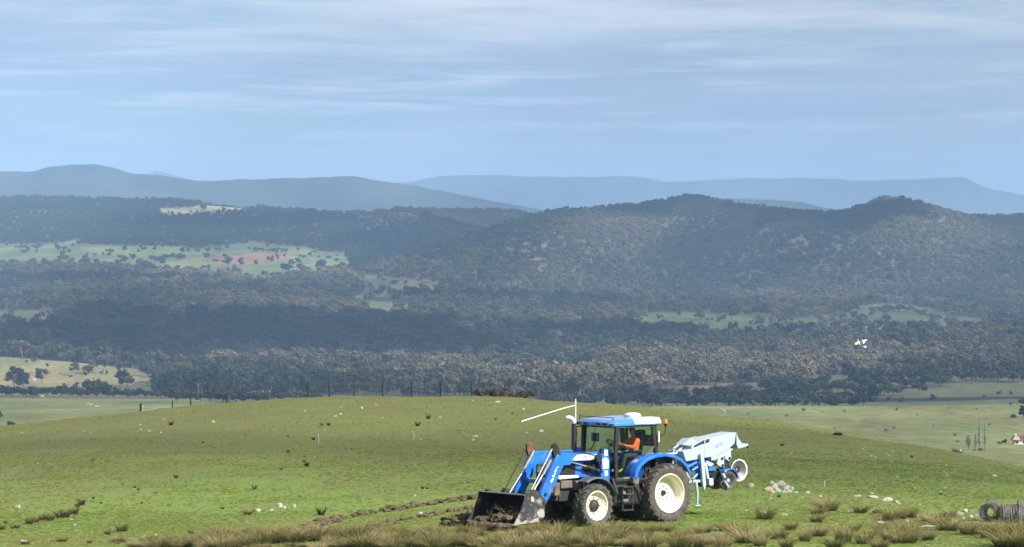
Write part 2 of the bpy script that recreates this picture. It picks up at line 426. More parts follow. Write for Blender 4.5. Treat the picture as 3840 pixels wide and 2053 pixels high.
def inpoly(px, py, poly):
    r = np.zeros(np.broadcast(px, py).shape, bool); n = len(poly)
    for i in range(n):
        (x1, y1), (x2, y2) = poly[i], poly[(i + 1) % n]
        if y1 == y2: continue
        r ^= ((y1 > py) != (y2 > py)) & (px < (x2 - x1) * (py - y1) / (y2 - y1) + x1)
    return r
# clearings, given by where their edges lie on the ground: (near distance, far distance, outline)
PADD = [
 ('pale', 700, 1960, [(-2500, 1475), (700, 1494), (900, 1524), (2400, 1534), (2480, 1518), (4500, 1500), (6000, 1900), (-2500, 1900)]),
 ('straw', 2600, 3220, [(-1500, 1320), (0, 1338), (250, 1358), (540, 1388), (620, 1412), (480, 1440), (300, 1452), (0, 1452), (-1500, 1440)]),
 ('olive', 2000, 3000, [(3150, 1508), (3450, 1480), (3600, 1440), (3900, 1425), (4500, 1420), (4500, 1520), (3150, 1520)]),
 ('green', 4150, 5060, [(2300, 1180), (2620, 1172), (2800, 1186), (3050, 1198), (3210, 1172), (3280, 1138), (3340, 1128), (3420, 1142), (3560, 1186), (3740, 1216), (3740, 1276), (3480, 1268), (3300, 1246), (3060, 1238), (2700, 1232), (2420, 1222)]),
 ('green', 4200, 5000, [(-900, 1150), (0, 1166), (190, 1166), (240, 1176), (180, 1190), (0, 1196), (-900, 1190)]),
 ('bright', 4400, 5700, [(1335, 1112), (1430, 1106), (1530, 1122), (1545, 1146), (1470, 1162), (1350, 1168)]),
 ('bright', 4400, 5700, [(1680, 1148), (1718, 1152), (1712, 1170), (1690, 1168)]),
 ('bright', 5400, 7000, [(1300, 1016), (1420, 1032), (1560, 1050), (1650, 1068), (1610, 1096), (1480, 1086), (1380, 1064)]),
 ('bright', 5300, 7100, [(-900, 930), (0, 916), (180, 918), (300, 902), (340, 920), (480, 922), (600, 924), (700, 930), (790, 940), (780, 975), (640, 996), (470, 992), (380, 986), (300, 980), (120, 982), (0, 984), (-900, 990)]),
 ('bright', 5300, 7100, [(700, 950), (750, 934), (860, 915), (980, 914), (1090, 922), (1230, 945), (1310, 958), (1330, 985), (1300, 1002), (1220, 1012), (1060, 1030), (960, 1046), (900, 1030), (780, 1018), (600, 1000), (530, 992), (660, 985), (760, 972), (820, 955)]),
 ('tan', 7000, 8700, [(580, 785), (700, 778), (780, 764), (960, 762), (1000, 770), (940, 782), (800, 790), (640, 804)]),
 ('tan', 7000, 8700, [(650, 712), (720, 722), (760, 742), (660, 740)]),
 ('tan', 7600, 8900, [(1960, 786), (2080, 776), (2130, 782), (2100, 794), (1980, 800)]),
]
RED = [(780, 968), (900, 952), (1080, 950), (1100, 966), (1020, 984), (900, 994), (800, 990)]
COLS = {'pale': (0.135, 0.155, 0.062), 'straw': (0.20, 0.19, 0.085), 'olive': (0.085, 0.092, 0.045), 'green': (0.072, 0.096, 0.038), 'bright': (0.118, 0.148, 0.068), 'tan': (0.20, 0.20, 0.11)}
def field_at(px, d, py):
    wob = (fbm(px / 45, py / 14 + d / 3000, 3, 31) - 0.44)
    qx, qy = px + wob * 40, py + wob * 9
    idx = np.full(np.broadcast(px, py).shape, -1)
    for k, (_, a, b, poly) in enumerate(PADD):
        idx = np.where((d > a) & (d < b) & inpoly(qx, qy, poly), k, idx)
    return idx
fi = field_at(PX, D, PYv)
colr = np.empty(PX.shape + (4,), np.float32); colr[..., 3] = 1
colr[..., :3] = (0.085, 0.080, 0.045)
for k, p in enumerate(PADD): colr[fi == k, :3] = COLS[p[0]]
colr[(fi >= 0) & (D > 5000) & inpoly(PX + (fbm(PX / 30, PYv / 8, 3, 3) - .44) * 50, PYv, RED), :3] = (0.20, 0.125, 0.09)
ca = me.color_attributes.new('field', 'FLOAT_COLOR', 'POINT'); ca.data.foreach_set('color', colr.ravel())
def valley_mat():
    m = bpy.data.materials.new('valley_floor'); m.use_nodes = True; t = m.node_tree; b = t.nodes['Principled BSDF']
    b.inputs['Roughness'].default_value = 0.95; b.inputs['Specular IOR Level'].default_value = 0.05
    co = N(t, 'ShaderNodeTexCoord').outputs['Object']
    c = N(t, 'ShaderNodeAttribute', attribute_name='field').outputs['Color']
    for sc, det, st, lo, hi in ((0.004, 5, (1, 0.4, 1), 0.72, 1.28), (0.018, 5, (1, 0.3, 1), 0.72, 1.3), (0.15, 4, (1, 0.5, 1), 0.75, 1.25)):
        mp = N(t, 'ShaderNodeMapping'); mp.inputs['Scale'].default_value = st; L(t, co, mp.inputs[0])
        n = N(t, 'ShaderNodeTexNoise'); n.inputs['Scale'].default_value = sc; n.inputs['Detail'].default_value = det; L(t, mp.outputs[0], n.inputs[0])
        c = mixc(t, 1.0, c, ramp(t, n.outputs[0], [(0.3, lo), (0.7, hi)]), 'MULTIPLY')
    mp = N(t, 'ShaderNodeMapping'); mp.inputs['Scale'].default_value = (1, 0.22, 1); L(t, co, mp.inputs[0])
    n = N(t, 'ShaderNodeTexNoise'); n.inputs['Scale'].default_value = 0.011; n.inputs['Detail'].default_value = 5; L(t, mp.outputs[0], n.inputs[0])
    c = mixc(t, ramp(t, n.outputs[0], [(0.48, 0.0), (0.64, 1.0)]), c, mixc(t, 1.0, c, (1.45, 1.2, 1.15), 'MULTIPLY'))
    L(t, c, b.inputs['Base Color'])
    return m
tag(link('valley', me, valley_mat()), kind='structure')
_cache = {}
def on_valley(px, py, dmin=880, dmax=9000):
    """first point of the valley floor seen at a pixel of the photograph"""
    d = np.geomspace(dmin, dmax, 900); z = valley_z(np.full_like(d, px), d); q = HZ + (ZC - z) / d * F
    hit = np.nonzero(q <= py)[0]
    k = hit[0] if len(hit) else int(np.argmin(q))
    return Vector(((px - 1920) / F * d[k], d[k], z[k]))

# ------------------------------------------------------------------ far ranges
def far_range(name, dist, xs, ys, depth, seed, col):
    cols_ = np.arange(-1900, 5800, 12.0); rows_ = np.linspace(-1, 1, 60)
    cr = smooth_interp(cols_, xs, ys) + (fbm(cols_ / 60, cols_ * 0 + seed, 4, seed) - 0.47) * 7
    PX, T = np.meshgrid(cols_, rows_)
    Dd = dist + T * depth
    zc_ = ZC + (HZ - cr[None]) / F * dist
    shape = np.clip(1 - np.abs(T) ** 1.25, 0, 1)
    x = (PX - 1920) / F * Dd
    z = -60 + (zc_ + 60) * shape
    rid = np.abs(fbm(x / 1100 + seed, Dd / 2600, 4, seed) * 2 - 0.9)
    z = z - rid * 300 * np.clip(np.abs(T) * 3, 0, 1) * shape
    V = np.stack([x, Dd, z], -1).reshape(-1, 3); nc, nr = len(cols_), len(rows_)
    i = (np.arange(nr - 1)[:, None] * nc + np.arange(nc - 1)[None]).ravel()
    me = mesh_np(name, V, np.stack([i, i + 1, i + nc + 1, i + nc], 1), smooth=True)
    m = mat('woodland_' + name, col, 0.95, var=0.85, vscale=0.0016, spec=0.0)
    return tag(link(name, me, m), kind='structure')
far_range('wooded_hills', 14000, [-1900, -900, 0, 120, 180, 280, 330, 420, 500, 560, 640, 790, 900, 1050, 1200, 1330, 1400, 1550, 1700, 1870, 2100, 2600, 2750, 3000, 3120, 3400, 3840, 5800],
          [650, 660, 637, 636, 622, 613, 614, 625, 648, 650, 660, 675, 670, 666, 661, 655, 668, 690, 722, 755, 790, 775, 742, 756, 785, 800, 800, 800], 2300, 3, (0.032, 0.042, 0.024))
far_range('mountain_range', 24000, [-1900, 0, 900, 1400, 1550, 1620, 1700, 1850, 2030, 2250, 2330, 2430, 2500, 2700, 3000, 3150, 3200, 3400, 3500, 3560, 3620, 3680, 3760, 3840, 4600, 5800],
          [700, 720, 730, 692, 676, 662, 656, 655, 661, 663, 659, 668, 682, 672, 668, 668, 676, 672, 664, 660, 664, 694, 714, 728, 700, 720], 2200, 8, (0.032, 0.042, 0.024))
far_range('distant_peak', 28500, [-1900, 200, 500, 570, 585, 620, 680, 760, 1200, 5800], [800, 760, 668, 642, 637, 645, 660, 680, 760, 800], 1200, 14, (0.05, 0.055, 0.04))
# everything else stands on this sheet, which runs on to the horizon
g = MB().add([(-30000, -3000, -120), (30000, -3000, -120), (30000, 36000, -120), (-30000, 36000, -120)], [(0, 1, 2, 3)]).build('terrain', mat('far_ground', (0.06, 0.07, 0.035), 0.95, var=0.3, vscale=0.002))
tag(g, kind='structure')

# haze: one closed box of even air
HD = 0.60e-4
hb = MB().box((0, 15000, 295), (40000, 33000, 950)).build('haze')
hm = bpy.data.materials.new('haze_air'); hm.use_nodes = True; t = hm.node_tree; t.nodes.clear()
pv = N(t, 'ShaderNodeVolumePrincipled'); pv.inputs['Color'].default_value = (0.42, 0.665, 1.0, 1); pv.inputs['Density'].default_value = HD; pv.inputs['Anisotropy'].default_value = -0.33
ho = N(t, 'ShaderNodeOutputMaterial'); L(t, pv.outputs[0], ho.inputs['Volume'])
hb.data.materials.append(hm); tag(hb, kind='stuff'); hb.display_type = 'WIRE'

# ------------------------------------------------------------------ unseen clouds above the frame, added to shade the land
def cloud_mat(name, dens):
    m = bpy.data.materials.new(name); m.use_nodes = True; t = m.node_tree; b = t.nodes['Principled BSDF']
    b.inputs['Base Color'].default_value = (0.85, 0.86, 0.88, 1); b.inputs['Roughness'].default_value = 1
    tr = N(t, 'ShaderNodeBsdfTransparent'); mx = N(t, 'ShaderNodeMixShader')
    mx.inputs[0].default_value = dens
    L(t, tr.outputs[0], mx.inputs[1]); L(t, b.outputs[0], mx.inputs[2]); L(t, mx.outputs[0], t.nodes['Material Output'].inputs[0])
    return m
CLOUD = cloud_mat('shade_cloud', 0.72); WISP = cloud_mat('thin_cloud', 0.11); DENSE = cloud_mat('dense_cloud', 0.92); VEIL = cloud_mat('veil_cloud', 0.22)
def shade_cloud(px, d, h, wx, wy, seed, rot=0.0, m=None):
    """a flat cumulus whose shade falls on the valley at (px, d)"""
    zt = float(valley_z(px, d)) if d > 500 else 0.0
    P = Vector(((px - 1920) / F * d, d, zt)) + SDIR * ((h - zt) / SDIR.z)
    bm = bmesh.new(); bmesh.ops.create_icosphere(bm, subdivisions=5, radius=1)
    for v in bm.verts:
        n = mnoise.fractal(Vector((v.co.x * 1.6 + seed, v.co.y * 1.6, v.co.z)), 1.0, 2.0, 5)
        k = 1 + 0.55 * n
        z = v.co.z * (0.35 + 0.65 * max(0, n + 0.5)) if v.co.z > 0 else v.co.z * 0.15
        v.co = Vector((v.co.x * wx * k, v.co.y * wy * k, z * min(wx, wy) * 0.18))
    me = bpy.data.meshes.new('shade_cloud'); bm.to_mesh(me); bm.free()
    o = link('shade_cloud', me, m or CLOUD, smooth=True); o.location = P; o.rotation_euler = (0, 0, rot)
    return tag(o, kind='structure')
shade_cloud(800, 3750, 960, 270, 480, 1.3)
shade_cloud(2950, 2330, 900, 260, 45, 2.2)
shade_cloud(1880, 7050, 1080, 290, 560, 4.7, 0, DENSE)
shade_cloud(2750, 7750, 1150, 400, 240, 5.9, 0, DENSE)
shade_cloud(3080, 6500, 1050, 150, 420, 7.9, 0, DENSE)
shade_cloud(2500, 3950, 960, 190, 160, 9.3)
shade_cloud(900, 7300, 1050, 260, 160, 3.1)
shade_cloud(300, 5300, 1000, 200, 120, 12.1)
shade_cloud(1900, 5000, 980, 220, 110, 13.7)
shade_cloud(1350, 205, 860, 46, 66, 7.5, 0.12, WISP)
shade_cloud(250, 150, 870, 13, 24, 2.9, 0.5, WISP)
shade_cloud(3250, 160, 880, 15, 34, 11.5, -0.25, VEIL)

# ------------------------------------------------------------------ trees
def foliage_mat(name, cols, inst=False):
    m = bpy.data.materials.new(name); m.use_nodes = True; t = m.node_tree; b = t.nodes['Principled BSDF']
    b.inputs['Roughness'].default_value = 0.8; b.inputs['Specular IOR Level'].default_value = 0.15
    oi = N(t, 'ShaderNodeObjectInfo').outputs['Random']
    if inst:
        f = N(t, 'ShaderNodeAttribute', attribute_type='INSTANCER', attribute_name='tint').outputs['Fac']
    else: f = oi
    c = ramp(t, f, [(i / (len(cols) - 1), k) for i, k in enumerate(cols)])
    ge = N(t, 'ShaderNodeNewGeometry').outputs['Random Per Island']
    c = mixc(t, 1.0, c, ramp(t, ge, [(0, 0.7), (0.8, 1.15), (1, 1.45)]), 'MULTIPLY')
    L(t, c, b.inputs['Base Color'])
    return m
BARK = mat('bark', (0.16, 0.14, 0.115), 0.9, var=0.35, vscale=2.0)
PALE_BARK = mat('pale_bark', (0.12, 0.11, 0.092), 0.9, var=0.3, vscale=2.0)
def leaf_quads(r, centres, radii, per, size, flat=0.75, rough=0.55):
    """many leaf clumps spread through the volume of several lobes"""
    vs, fs = [], []
    for c, rad in zip(centres, radii):
        for _ in range(per):
            d = r.normal(size=3); d /= np.linalg.norm(d); q = r.random() ** 0.45
            p = c + d * rad * q * np.array([1, 1, flat])
            n = d * 0.9 + r.normal(size=3) * rough + np.array([0, 0, 0.35]); n /= np.linalg.norm(n)
            u = np.cross(n, r.normal(size=3)); u /= np.linalg.norm(u); w = np.cross(n, u)
            s = size * (0.6 + 0.8 * r.random()); k = len(vs)
            vs += [p + u * s, p + w * s * 0.7 + n * s * .15, p - u * s * 0.9, p - w * s * 0.75]
            fs.append((k, k + 1, k + 2, k + 3))
    return vs, fs
def crown_spec(r, kind, h):
    cs, rs = [], []
    if kind == 'gum':
        for _ in range(9):
            a = r.random() * 6.28; q = 0.36 * h * math.sqrt(r.random()); z = h * (0.48 + 0.40 * r.random())
            cs.append(np.array([q * math.cos(a), q * math.sin(a), z])); rs.append(h * (0.12 + 0.09 * r.random()))
        cs.append(np.array([0, 0, h * 0.82])); rs.append(h * 0.16)
    elif kind == 'round':
        for _ in range(9):
            a = r.random() * 6.28; q = 0.30 * h * math.sqrt(r.random()); z = h * (0.28 + 0.48 * r.random())
            cs.append(np.array([q * math.cos(a), q * math.sin(a), z])); rs.append(h * (0.17 + 0.08 * r.random()))
    elif kind == 'spread':
        for _ in range(11):
            a = r.random() * 6.28; q = 0.52 * h * math.sqrt(r.random()); z = h * (0.30 + 0.42 * r.random() * (1 - q / h))
            cs.append(np.array([q * math.cos(a), q * math.sin(a), z])); rs.append(h * (0.17 + 0.08 * r.random()))
    elif kind == 'shrub':
        for _ in range(7):
            a = r.random() * 6.28; q = 0.45 * h * math.sqrt(r.random()); z = h * (0.2 + 0.45 * r.random())
            cs.append(np.array([q * math.cos(a), q * math.sin(a), z])); rs.append(h * (0.22 + 0.1 * r.random()))
    return cs, rs
def trunk_mb(r, kind, h, cs):
    mb = MB()
    top = Vector((r.normal() * .02 * h, r.normal() * .02 * h, h * (0.55 if kind in ('gum',) else 0.35)))
    mb.tube([(0, 0, -0.3), (top.x * .4, top.y * .4, top.z * .5), top], [h * .028, h * .022, h * .016], 6)
    for c in cs[:6]:
        mb.tube([top * 0.75, (top + Vector(c)) * .5 + Vector((0, 0, -.02 * h)), Vector(c)], [h * .013, h * .009, h * .004], 5)
    return mb
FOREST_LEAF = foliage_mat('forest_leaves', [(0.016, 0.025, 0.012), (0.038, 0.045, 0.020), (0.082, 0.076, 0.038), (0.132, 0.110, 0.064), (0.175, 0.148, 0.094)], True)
def proto_tree(kind, seed, h, per, size, leaf, bark):
    r = np.random.default_rng(seed); cs, rs = crown_spec(r, kind, h)
    v, f = leaf_quads(r, cs, rs, per, size)
    crown = mesh_np('crown', v, f, [leaf])
    mb = trunk_mb(r, kind, h, cs); tm = bpy.data.meshes.new('trunk'); tm.from_pydata(mb.v, [], mb.f); tm.materials.append(bark)
    return crown, tm
def joined_tree(kind, seed, h, per, size):
    r = np.random.default_rng(seed); cs, rs = crown_spec(r, kind, h)
    v, f = leaf_quads(r, cs, rs, per, size, 0.75, 0.28); mb = trunk_mb(r, kind, h, cs)
    k = len(v); me = bpy.data.meshes.new('forest_tree'); me.from_pydata([tuple(q) for q in v] + mb.v, [], list(f) + [tuple(i + k for i in q) for q in mb.f])
    me.materials.append(FOREST_LEAF); me.materials.append(PALE_BARK)
    me.polygons.foreach_set('material_index', [0] * len(f) + [1] * len(mb.f))
    return me
protos = bpy.data.collections.new('forest_tree_kinds')
for k in range(6):
    o = bpy.data.objects.new('forest_tree', joined_tree(('gum', 'round', 'gum', 'spread', 'round', 'gum')[k], 50 + k, 1.0, 52, 0.056)); protos.objects.link(o)
def scatter(name, pts, scale, tint, coll, zrot=True):
    """one object that scatters copies of a collection's members over points"""
    me = bpy.data.meshes.new(name); me.vertices.add(len(pts)); me.vertices.foreach_set('co', np.asarray(pts, np.float32).ravel())
    for nm, arr in (('scl', scale), ('tint', tint)):
        a = me.attributes.new(nm, 'FLOAT', 'POINT'); a.data.foreach_set('value', np.asarray(arr, np.float32))
    o = link(name, me); md = o.modifiers.new('scatter', 'NODES')
    ng = bpy.data.node_groups.new(name + '_scatter', 'GeometryNodeTree'); md.node_group = ng
    ng.interface.new_socket('Geometry', in_out='INPUT', socket_type='NodeSocketGeometry'); ng.interface.new_socket('Geometry', in_out='OUTPUT', socket_type='NodeSocketGeometry')
    gi = ng.nodes.new('NodeGroupInput'); go = ng.nodes.new('NodeGroupOutput')
    ci = ng.nodes.new('GeometryNodeCollectionInfo'); ci.inputs['Collection'].default_value = coll
    ci.inputs['Separate Children'].default_value = True; ci.inputs['Reset Children'].default_value = True
    ip = ng.nodes.new('GeometryNodeInstanceOnPoints'); ip.inputs['Pick Instance'].default_value = True
    na = ng.nodes.new('GeometryNodeInputNamedAttribute'); na.data_type = 'FLOAT'; na.inputs[0].default_value = 'scl'
    rv = ng.nodes.new('FunctionNodeRandomValue'); rv.data_type = 'FLOAT_VECTOR'
    rv.inputs[0].default_value = (-0.06, -0.06, 0); rv.inputs[1].default_value = (0.06, 0.06, 6.283)
    ng.links.new(gi.outputs[0], ip.inputs['Points']); ng.links.new(ci.outputs[0], ip.inputs['Instance'])
    ng.links.new(na.outputs[0], ip.inputs['Scale']); ng.links.new(rv.outputs[0], ip.inputs['Rotation'])
    ng.links.new(ip.outputs[0], go.inputs[0])
    return o
# candidate points on a jittered grid, thinned by clearings
def forest_points():
    P, SC, TI = [], [], []
    for d0, d1, sp in ((2380, 3300, 11), (3300, 4600, 12.5), (4600, 6200, 14.5), (6200, 9100, 13.0)):
        xr = 0.275 * d1
        gx, gy = np.meshgrid(np.arange(-xr, xr, sp), np.arange(d0, d1, sp))
        gx = gx + rng.uniform(-.48, .48, gx.shape) * sp; gy = gy + rng.uniform(-.48, .48, gy.shape) * sp
        x, y = gx.ravel(), gy.ravel(); px = 1920 + F * x / y
        k = (px > -1500) & (px < 5300); x, y, px = x[k], y[k], px[k]
        z = valley_z(px, y); py = HZ + (ZC - z) / y * F
        hpx = 11.5 / y * F          # a clearing shows only where no crown stands in front of it
        f = np.full(len(x), -1)
        for q in (0.0, 0.45, 0.9): f = np.maximum(f, field_at(px, y + 250, py - q * hpx))
        f = np.maximum(f, field_at(px, y, py))
        keep = (f < 0) | (rng.random(len(x)) < np.where(y > 5000, 0.028, np.where(y > 4100, 0.05, 0.012)))
        # gaps in the canopy
        keep &= fbm(x / 45, y / 70, 3, 77) > np.where(y < 4700, 0.34, np.where(y < 5500, 0.29, 0.235))
        keep &= ~((y < 2620) & (px > 2380)) & ~((y < 2900) & (px > 3050))
        # thinner, paler woods in places; none on the two near left clearings' rims
        keep &= ~((y < 2500) & (px < 640))
        x, y, z, px, py = x[keep], y[keep], z[keep], px[keep], py[keep]
        s = 9 + 11 * rng.random(len(x)) ** 1.6 + 1.5 * (y > 5000)
        s *= np.where(y > 6200, 0.72, 1)
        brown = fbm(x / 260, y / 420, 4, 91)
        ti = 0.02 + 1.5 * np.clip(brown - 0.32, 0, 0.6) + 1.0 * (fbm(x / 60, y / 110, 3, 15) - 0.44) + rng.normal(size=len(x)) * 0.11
        ti += 0.16 * np.exp(-((y - 2950) / 330.0) ** 2) + 0.10 * np.exp(-((py - 1040) / 45.0) ** 2) * (px < 1500)  # two paler bands: sunlit stretches put into the tint
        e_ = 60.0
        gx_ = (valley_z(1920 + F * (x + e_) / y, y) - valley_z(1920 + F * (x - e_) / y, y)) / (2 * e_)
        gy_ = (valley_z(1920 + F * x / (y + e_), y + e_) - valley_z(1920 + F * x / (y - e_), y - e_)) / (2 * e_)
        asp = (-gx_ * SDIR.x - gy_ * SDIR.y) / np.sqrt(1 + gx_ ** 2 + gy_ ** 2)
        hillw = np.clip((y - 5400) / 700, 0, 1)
        ti = ti * (1 - 0.82 * hillw) + hillw * (0.03 + 3.9 * np.clip(asp - 0.08, 0, 0.17) + 0.55 * np.clip(fbm(x / 420, y / 700, 3, 45) - 0.42, 0, 1))  # hill trees paler on sun-facing slopes: slope shading painted into the tint
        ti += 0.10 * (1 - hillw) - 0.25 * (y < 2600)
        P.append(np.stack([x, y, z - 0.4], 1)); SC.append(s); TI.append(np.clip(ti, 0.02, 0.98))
    return np.concatenate(P), np.concatenate(SC), np.concatenate(TI)
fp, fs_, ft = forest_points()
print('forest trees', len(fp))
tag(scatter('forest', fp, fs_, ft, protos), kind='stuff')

# ------------------------------------------------------------------ tractor (X forward, Y to its left, Z up)
BLUE = mat('blue_paint', (0.014, 0.16, 0.66), 0.30, var=0.18, vscale=2.2, dirt=(0.17, 0.17, 0.15), dirt_amt=0.26, dscale=3.2, coat=0.45)
BLUE_D = mat('dark_blue_paint', (0.012, 0.045, 0.20), 0.35, var=0.15, coat=0.3)
WHITE = mat('white_paint', (0.72, 0.73, 0.70), 0.4, var=0.08, vscale=4, dirt=(0.34, 0.30, 0.22), dirt_amt=0.10, dscale=5)
CREAM = mat('cream_rim_paint', (0.80, 0.76, 0.58), 0.4, var=0.10, vscale=5, dirt=(0.36, 0.29, 0.18), dirt_amt=0.22, dscale=6)
BLACK = mat('black_plastic', (0.020, 0.021, 0.022), 0.5, var=0.3, vscale=5)
FRAME = mat('chassis_iron', (0.032, 0.031, 0.030), 0.7, var=0.4, vscale=5, dirt=(0.12, 0.10, 0.075), dirt_amt=0.2, dscale=6)
DUSTY = mat('dusty_casting', (0.15, 0.125, 0.10), 0.85, var=0.3, vscale=8)
GREYF = mat('grey_plastic', (0.10, 0.10, 0.10), 0.55, var=0.2, vscale=6)
RUBBER = mat('tyre_rubber', (0.075, 0.068, 0.060), 0.85, var=0.35, vscale=5, dirt=(0.19, 0.16, 0.12), dirt_amt=0.3, dscale=4, bump=0.3, bscale=18)
STEEL = mat('bright_rod', (0.55, 0.55, 0.55), 0.3, metal=0.9)
GREYM = mat('grey_metal', (0.28, 0.28, 0.28), 0.45, metal=0.4, var=0.2)
RUST = mat('rusty_steel', (0.16, 0.075, 0.045), 0.85, var=0.4, vscale=9)
BUCKET = mat('scraped_bucket_steel', (0.030, 0.029, 0.030), 0.55, var=0.4, vscale=4, dirt=(0.40, 0.38, 0.35), dirt_amt=0.34, dscale=3.2)
BUCKET_IN = mat('shaded_bucket_inside', (0.012, 0.011, 0.0105), 0.6, var=0.4, vscale=4)  # blacker than the side plates: the inside's shade is put into the colour
EDGE = mat('polished_edge', (0.46, 0.43, 0.38), 0.45, metal=0.3, var=0.3, vscale=7)
DECAL = mat('white_decal', (0.78, 0.80, 0.80), 0.45, var=0.05)
INK = mat('dark_ink', (0.03, 0.05, 0.08), 0.5)
SEATF = mat('seat_cloth', (0.035, 0.04, 0.045), 0.9, var=0.2, vscale=20)
GLASS = bpy.data.materials.new('cab_glass'); GLASS.use_nodes = True
t = GLASS.node_tree; t.nodes.clear()
_tr = N(t, 'ShaderNodeBsdfTransparent'); _tr.inputs[0].default_value = (0.80, 0.90, 0.84, 1)
_gl = N(t, 'ShaderNodeBsdfGlossy'); _gl.inputs['Roughness'].default_value = 0.03; _gl.inputs['Color'].default_value = (0.8, 0.95, 0.9, 1)
_fr = N(t, 'ShaderNodeFresnel'); _fr.inputs[0].default_value = 1.45
_mx = N(t, 'ShaderNodeMixShader'); L(t, math_(t, 'ADD', _fr.outputs[0], 0.01), _mx.inputs[0]); L(t, _tr.outputs[0], _mx.inputs[1]); L(t, _gl.outputs[0], _mx.inputs[2])
_o = N(t, 'ShaderNodeOutputMaterial'); L(t, _mx.outputs[0], _o.inputs[0])
def plain(name, col, rough=0.5): return mat(name, col, rough)

TZ = 0.0
TR = empty('tractor', (TR_O[0], TR_O[1], TZ), math.pi + TR_A, 'blue four wheel drive tractor with front loader and cream wheel rims on the green hill', 'tractor')

def torus_tyre(R_, rim, w, nlug, lug_h):
    mb = MB(); h = w / 2
    prof = [(-h * .80, rim), (-h * .98, rim + (R_ - rim) * .35), (-h, rim + (R_ - rim) * .62), (-h * .93, R_ - lug_h - .035), (-h * .6, R_ - lug_h - .008), (0, R_ - lug_h),
            (h * .6, R_ - lug_h - .008), (h * .93, R_ - lug_h - .035), (h, rim + (R_ - rim) * .62), (h * .98, rim + (R_ - rim) * .35), (h * .80, rim)]
    mb.lathe(prof, (0, 0, 0), 64)
    for sd in (-1, 1):
        for k in range(nlug):
            a0 = 2 * math.pi * (k + (0.5 if sd > 0 else 0)) / nlug; secs = []
            for yy, rt, rb, da, wd in ((-.04, R_, R_ - lug_h - .03, 0.0, .030), (.45, R_ - .004, R_ - lug_h - .03, .42, .030), (.96, R_ - .012, R_ - lug_h - .06, .86, .036), (1.03, R_ - .075, R_ - lug_h - .12, .93, .034)):
                a = a0 + da * 2 * math.pi / nlug * 1.05; wa = wd / R_ * 1.05
                secs.append([(r * math.cos(a + q), sd * yy * h, r * math.sin(a + q)) for r, q in ((rb, -wa), (rt, -wa * .8), (rt, wa * .8), (rb, wa))])
            mb.loft(secs)
    return mb
def wheel(name, X, Y, Zc, R_, rim, w, nlug, lug, dish, hubR, hub_out, sd, steer=0.0):
    o = bpy.data.objects.new(name, None); COL.objects.link(o); o.parent = TR; o.location = (X, Y, Zc); o.rotation_euler = (0, 0, steer)
    ty = torus_tyre(R_, rim, w, nlug, lug).build('tyre', RUBBER, o, smooth=True)
    h = w / 2; mb = MB(); y1 = sd * h * .86; yd = sd * (h * .86 - dish)
    th = sd * .02
    mb.lathe([(y1, rim + .012), (y1 + th, rim - .006), (y1 + th * .3, rim - .030), (y1 - sd * .035, rim - .042), (y1 - sd * .07, rim - .075), (yd + sd * .06, rim - .10), (yd + sd * .02, rim - .13),
              (yd, rim * .62), (yd + sd * .012, rim * .40), (yd + sd * .018, 0.001)], (0, 0, 0), 56)
    mb.build('rim', CREAM, o, smooth=True)
    mb = MB(); mb.lathe([(-sd * h * .86, rim + .01), (-sd * h * .80, rim - .04), (yd - sd * .03, rim - .10), (yd - sd * .03, .02)], (0, 0, 0), 40); mb.build('inner_rim', FRAME, o, smooth=True)
    hb = MB()
    yo = yd + sd * hub_out
    hb.lathe([(yd, hubR * 1.08), (yd + sd * hub_out * .55, hubR), (yo - sd * .015, hubR * .86), (yo, hubR * .7), (yo, .001)], (0, 0, 0), 28)
    nb = 8
    for k in range(nb):
        a = 2 * math.pi * k / nb; r = max(hubR * 1.35, rim * .33)
        hb.lathe([(yd, .018), (yd + sd * .045, .018), (yd + sd * .045, .001)], (r * math.cos(a), 0, r * math.sin(a)), 8)
    hb.build('hub', FRAME if hubR > .15 else BLACK, o, smooth=True)
    return o
for sd in (1, -1):
    wheel('rear_wheel', 0.0, sd * 0.80, 0.875, 0.93, 0.60, 0.54, 22, 0.045, 0.33, 0.085, 0.10, sd)
    wheel('front_wheel', 2.93, sd * 0.82, 0.625, 0.675, 0.445, 0.44, 19, 0.036, 0.16, 0.185, 0.10, sd, R(3))

def on_tr(mb, name, m, parent=None, **k):
    o = mb.build(name, m, parent or TR, **k)
    return o if name in NO_SPLIT else split(o)
# chassis, engine block, axles
mb = MB()
mb.box((2.2, 0, 0.98), (3.5, 0.52, 0.42)); mb.box((0.1, 0, 0.92), (0.95, 0.62, 0.55)); mb.box((1.65, 0, 1.25), (0.9, 1.15, 0.26))
mb.tube([(0, -.62, .875), (0, .62, .875)], .15, 14); mb.tube([(2.93, -.66, .62), (2.93, .66, .62)], .10, 12); mb.box((2.93, 0, .66), (.34, .5, .24))
mb.box((3.55, 0, .98), (.55, .62, .45)); mb.box((1.95, 0, .72), (1.3, .4, .3)); mb.box((0.95, .45, .80), (.55, .45, .5)); mb.box((1.75, -.62, .85), (1.2, .4, .55))
mb.tube([(-.55, -.3, .65), (.2, -.3, .7)], .06); mb.tube([(-.55, .3, .65), (.2, .3, .7)], .06)
on_tr(mb, 'chassis', FRAME, bevel=.02)
mb = MB(); mb.box((3.62, 0.30, 1.27), (.46, .26, .24)); mb.box((3.62, -0.30, 1.27), (.46, .26, .24)); mb.box((3.98, 0, 1.14), (.22, .82, .40)); mb.box((3.2, .40, 1.22), (.22, .16, .30))
on_tr(mb, 'front_weight_block', DUSTY, bevel=.03)
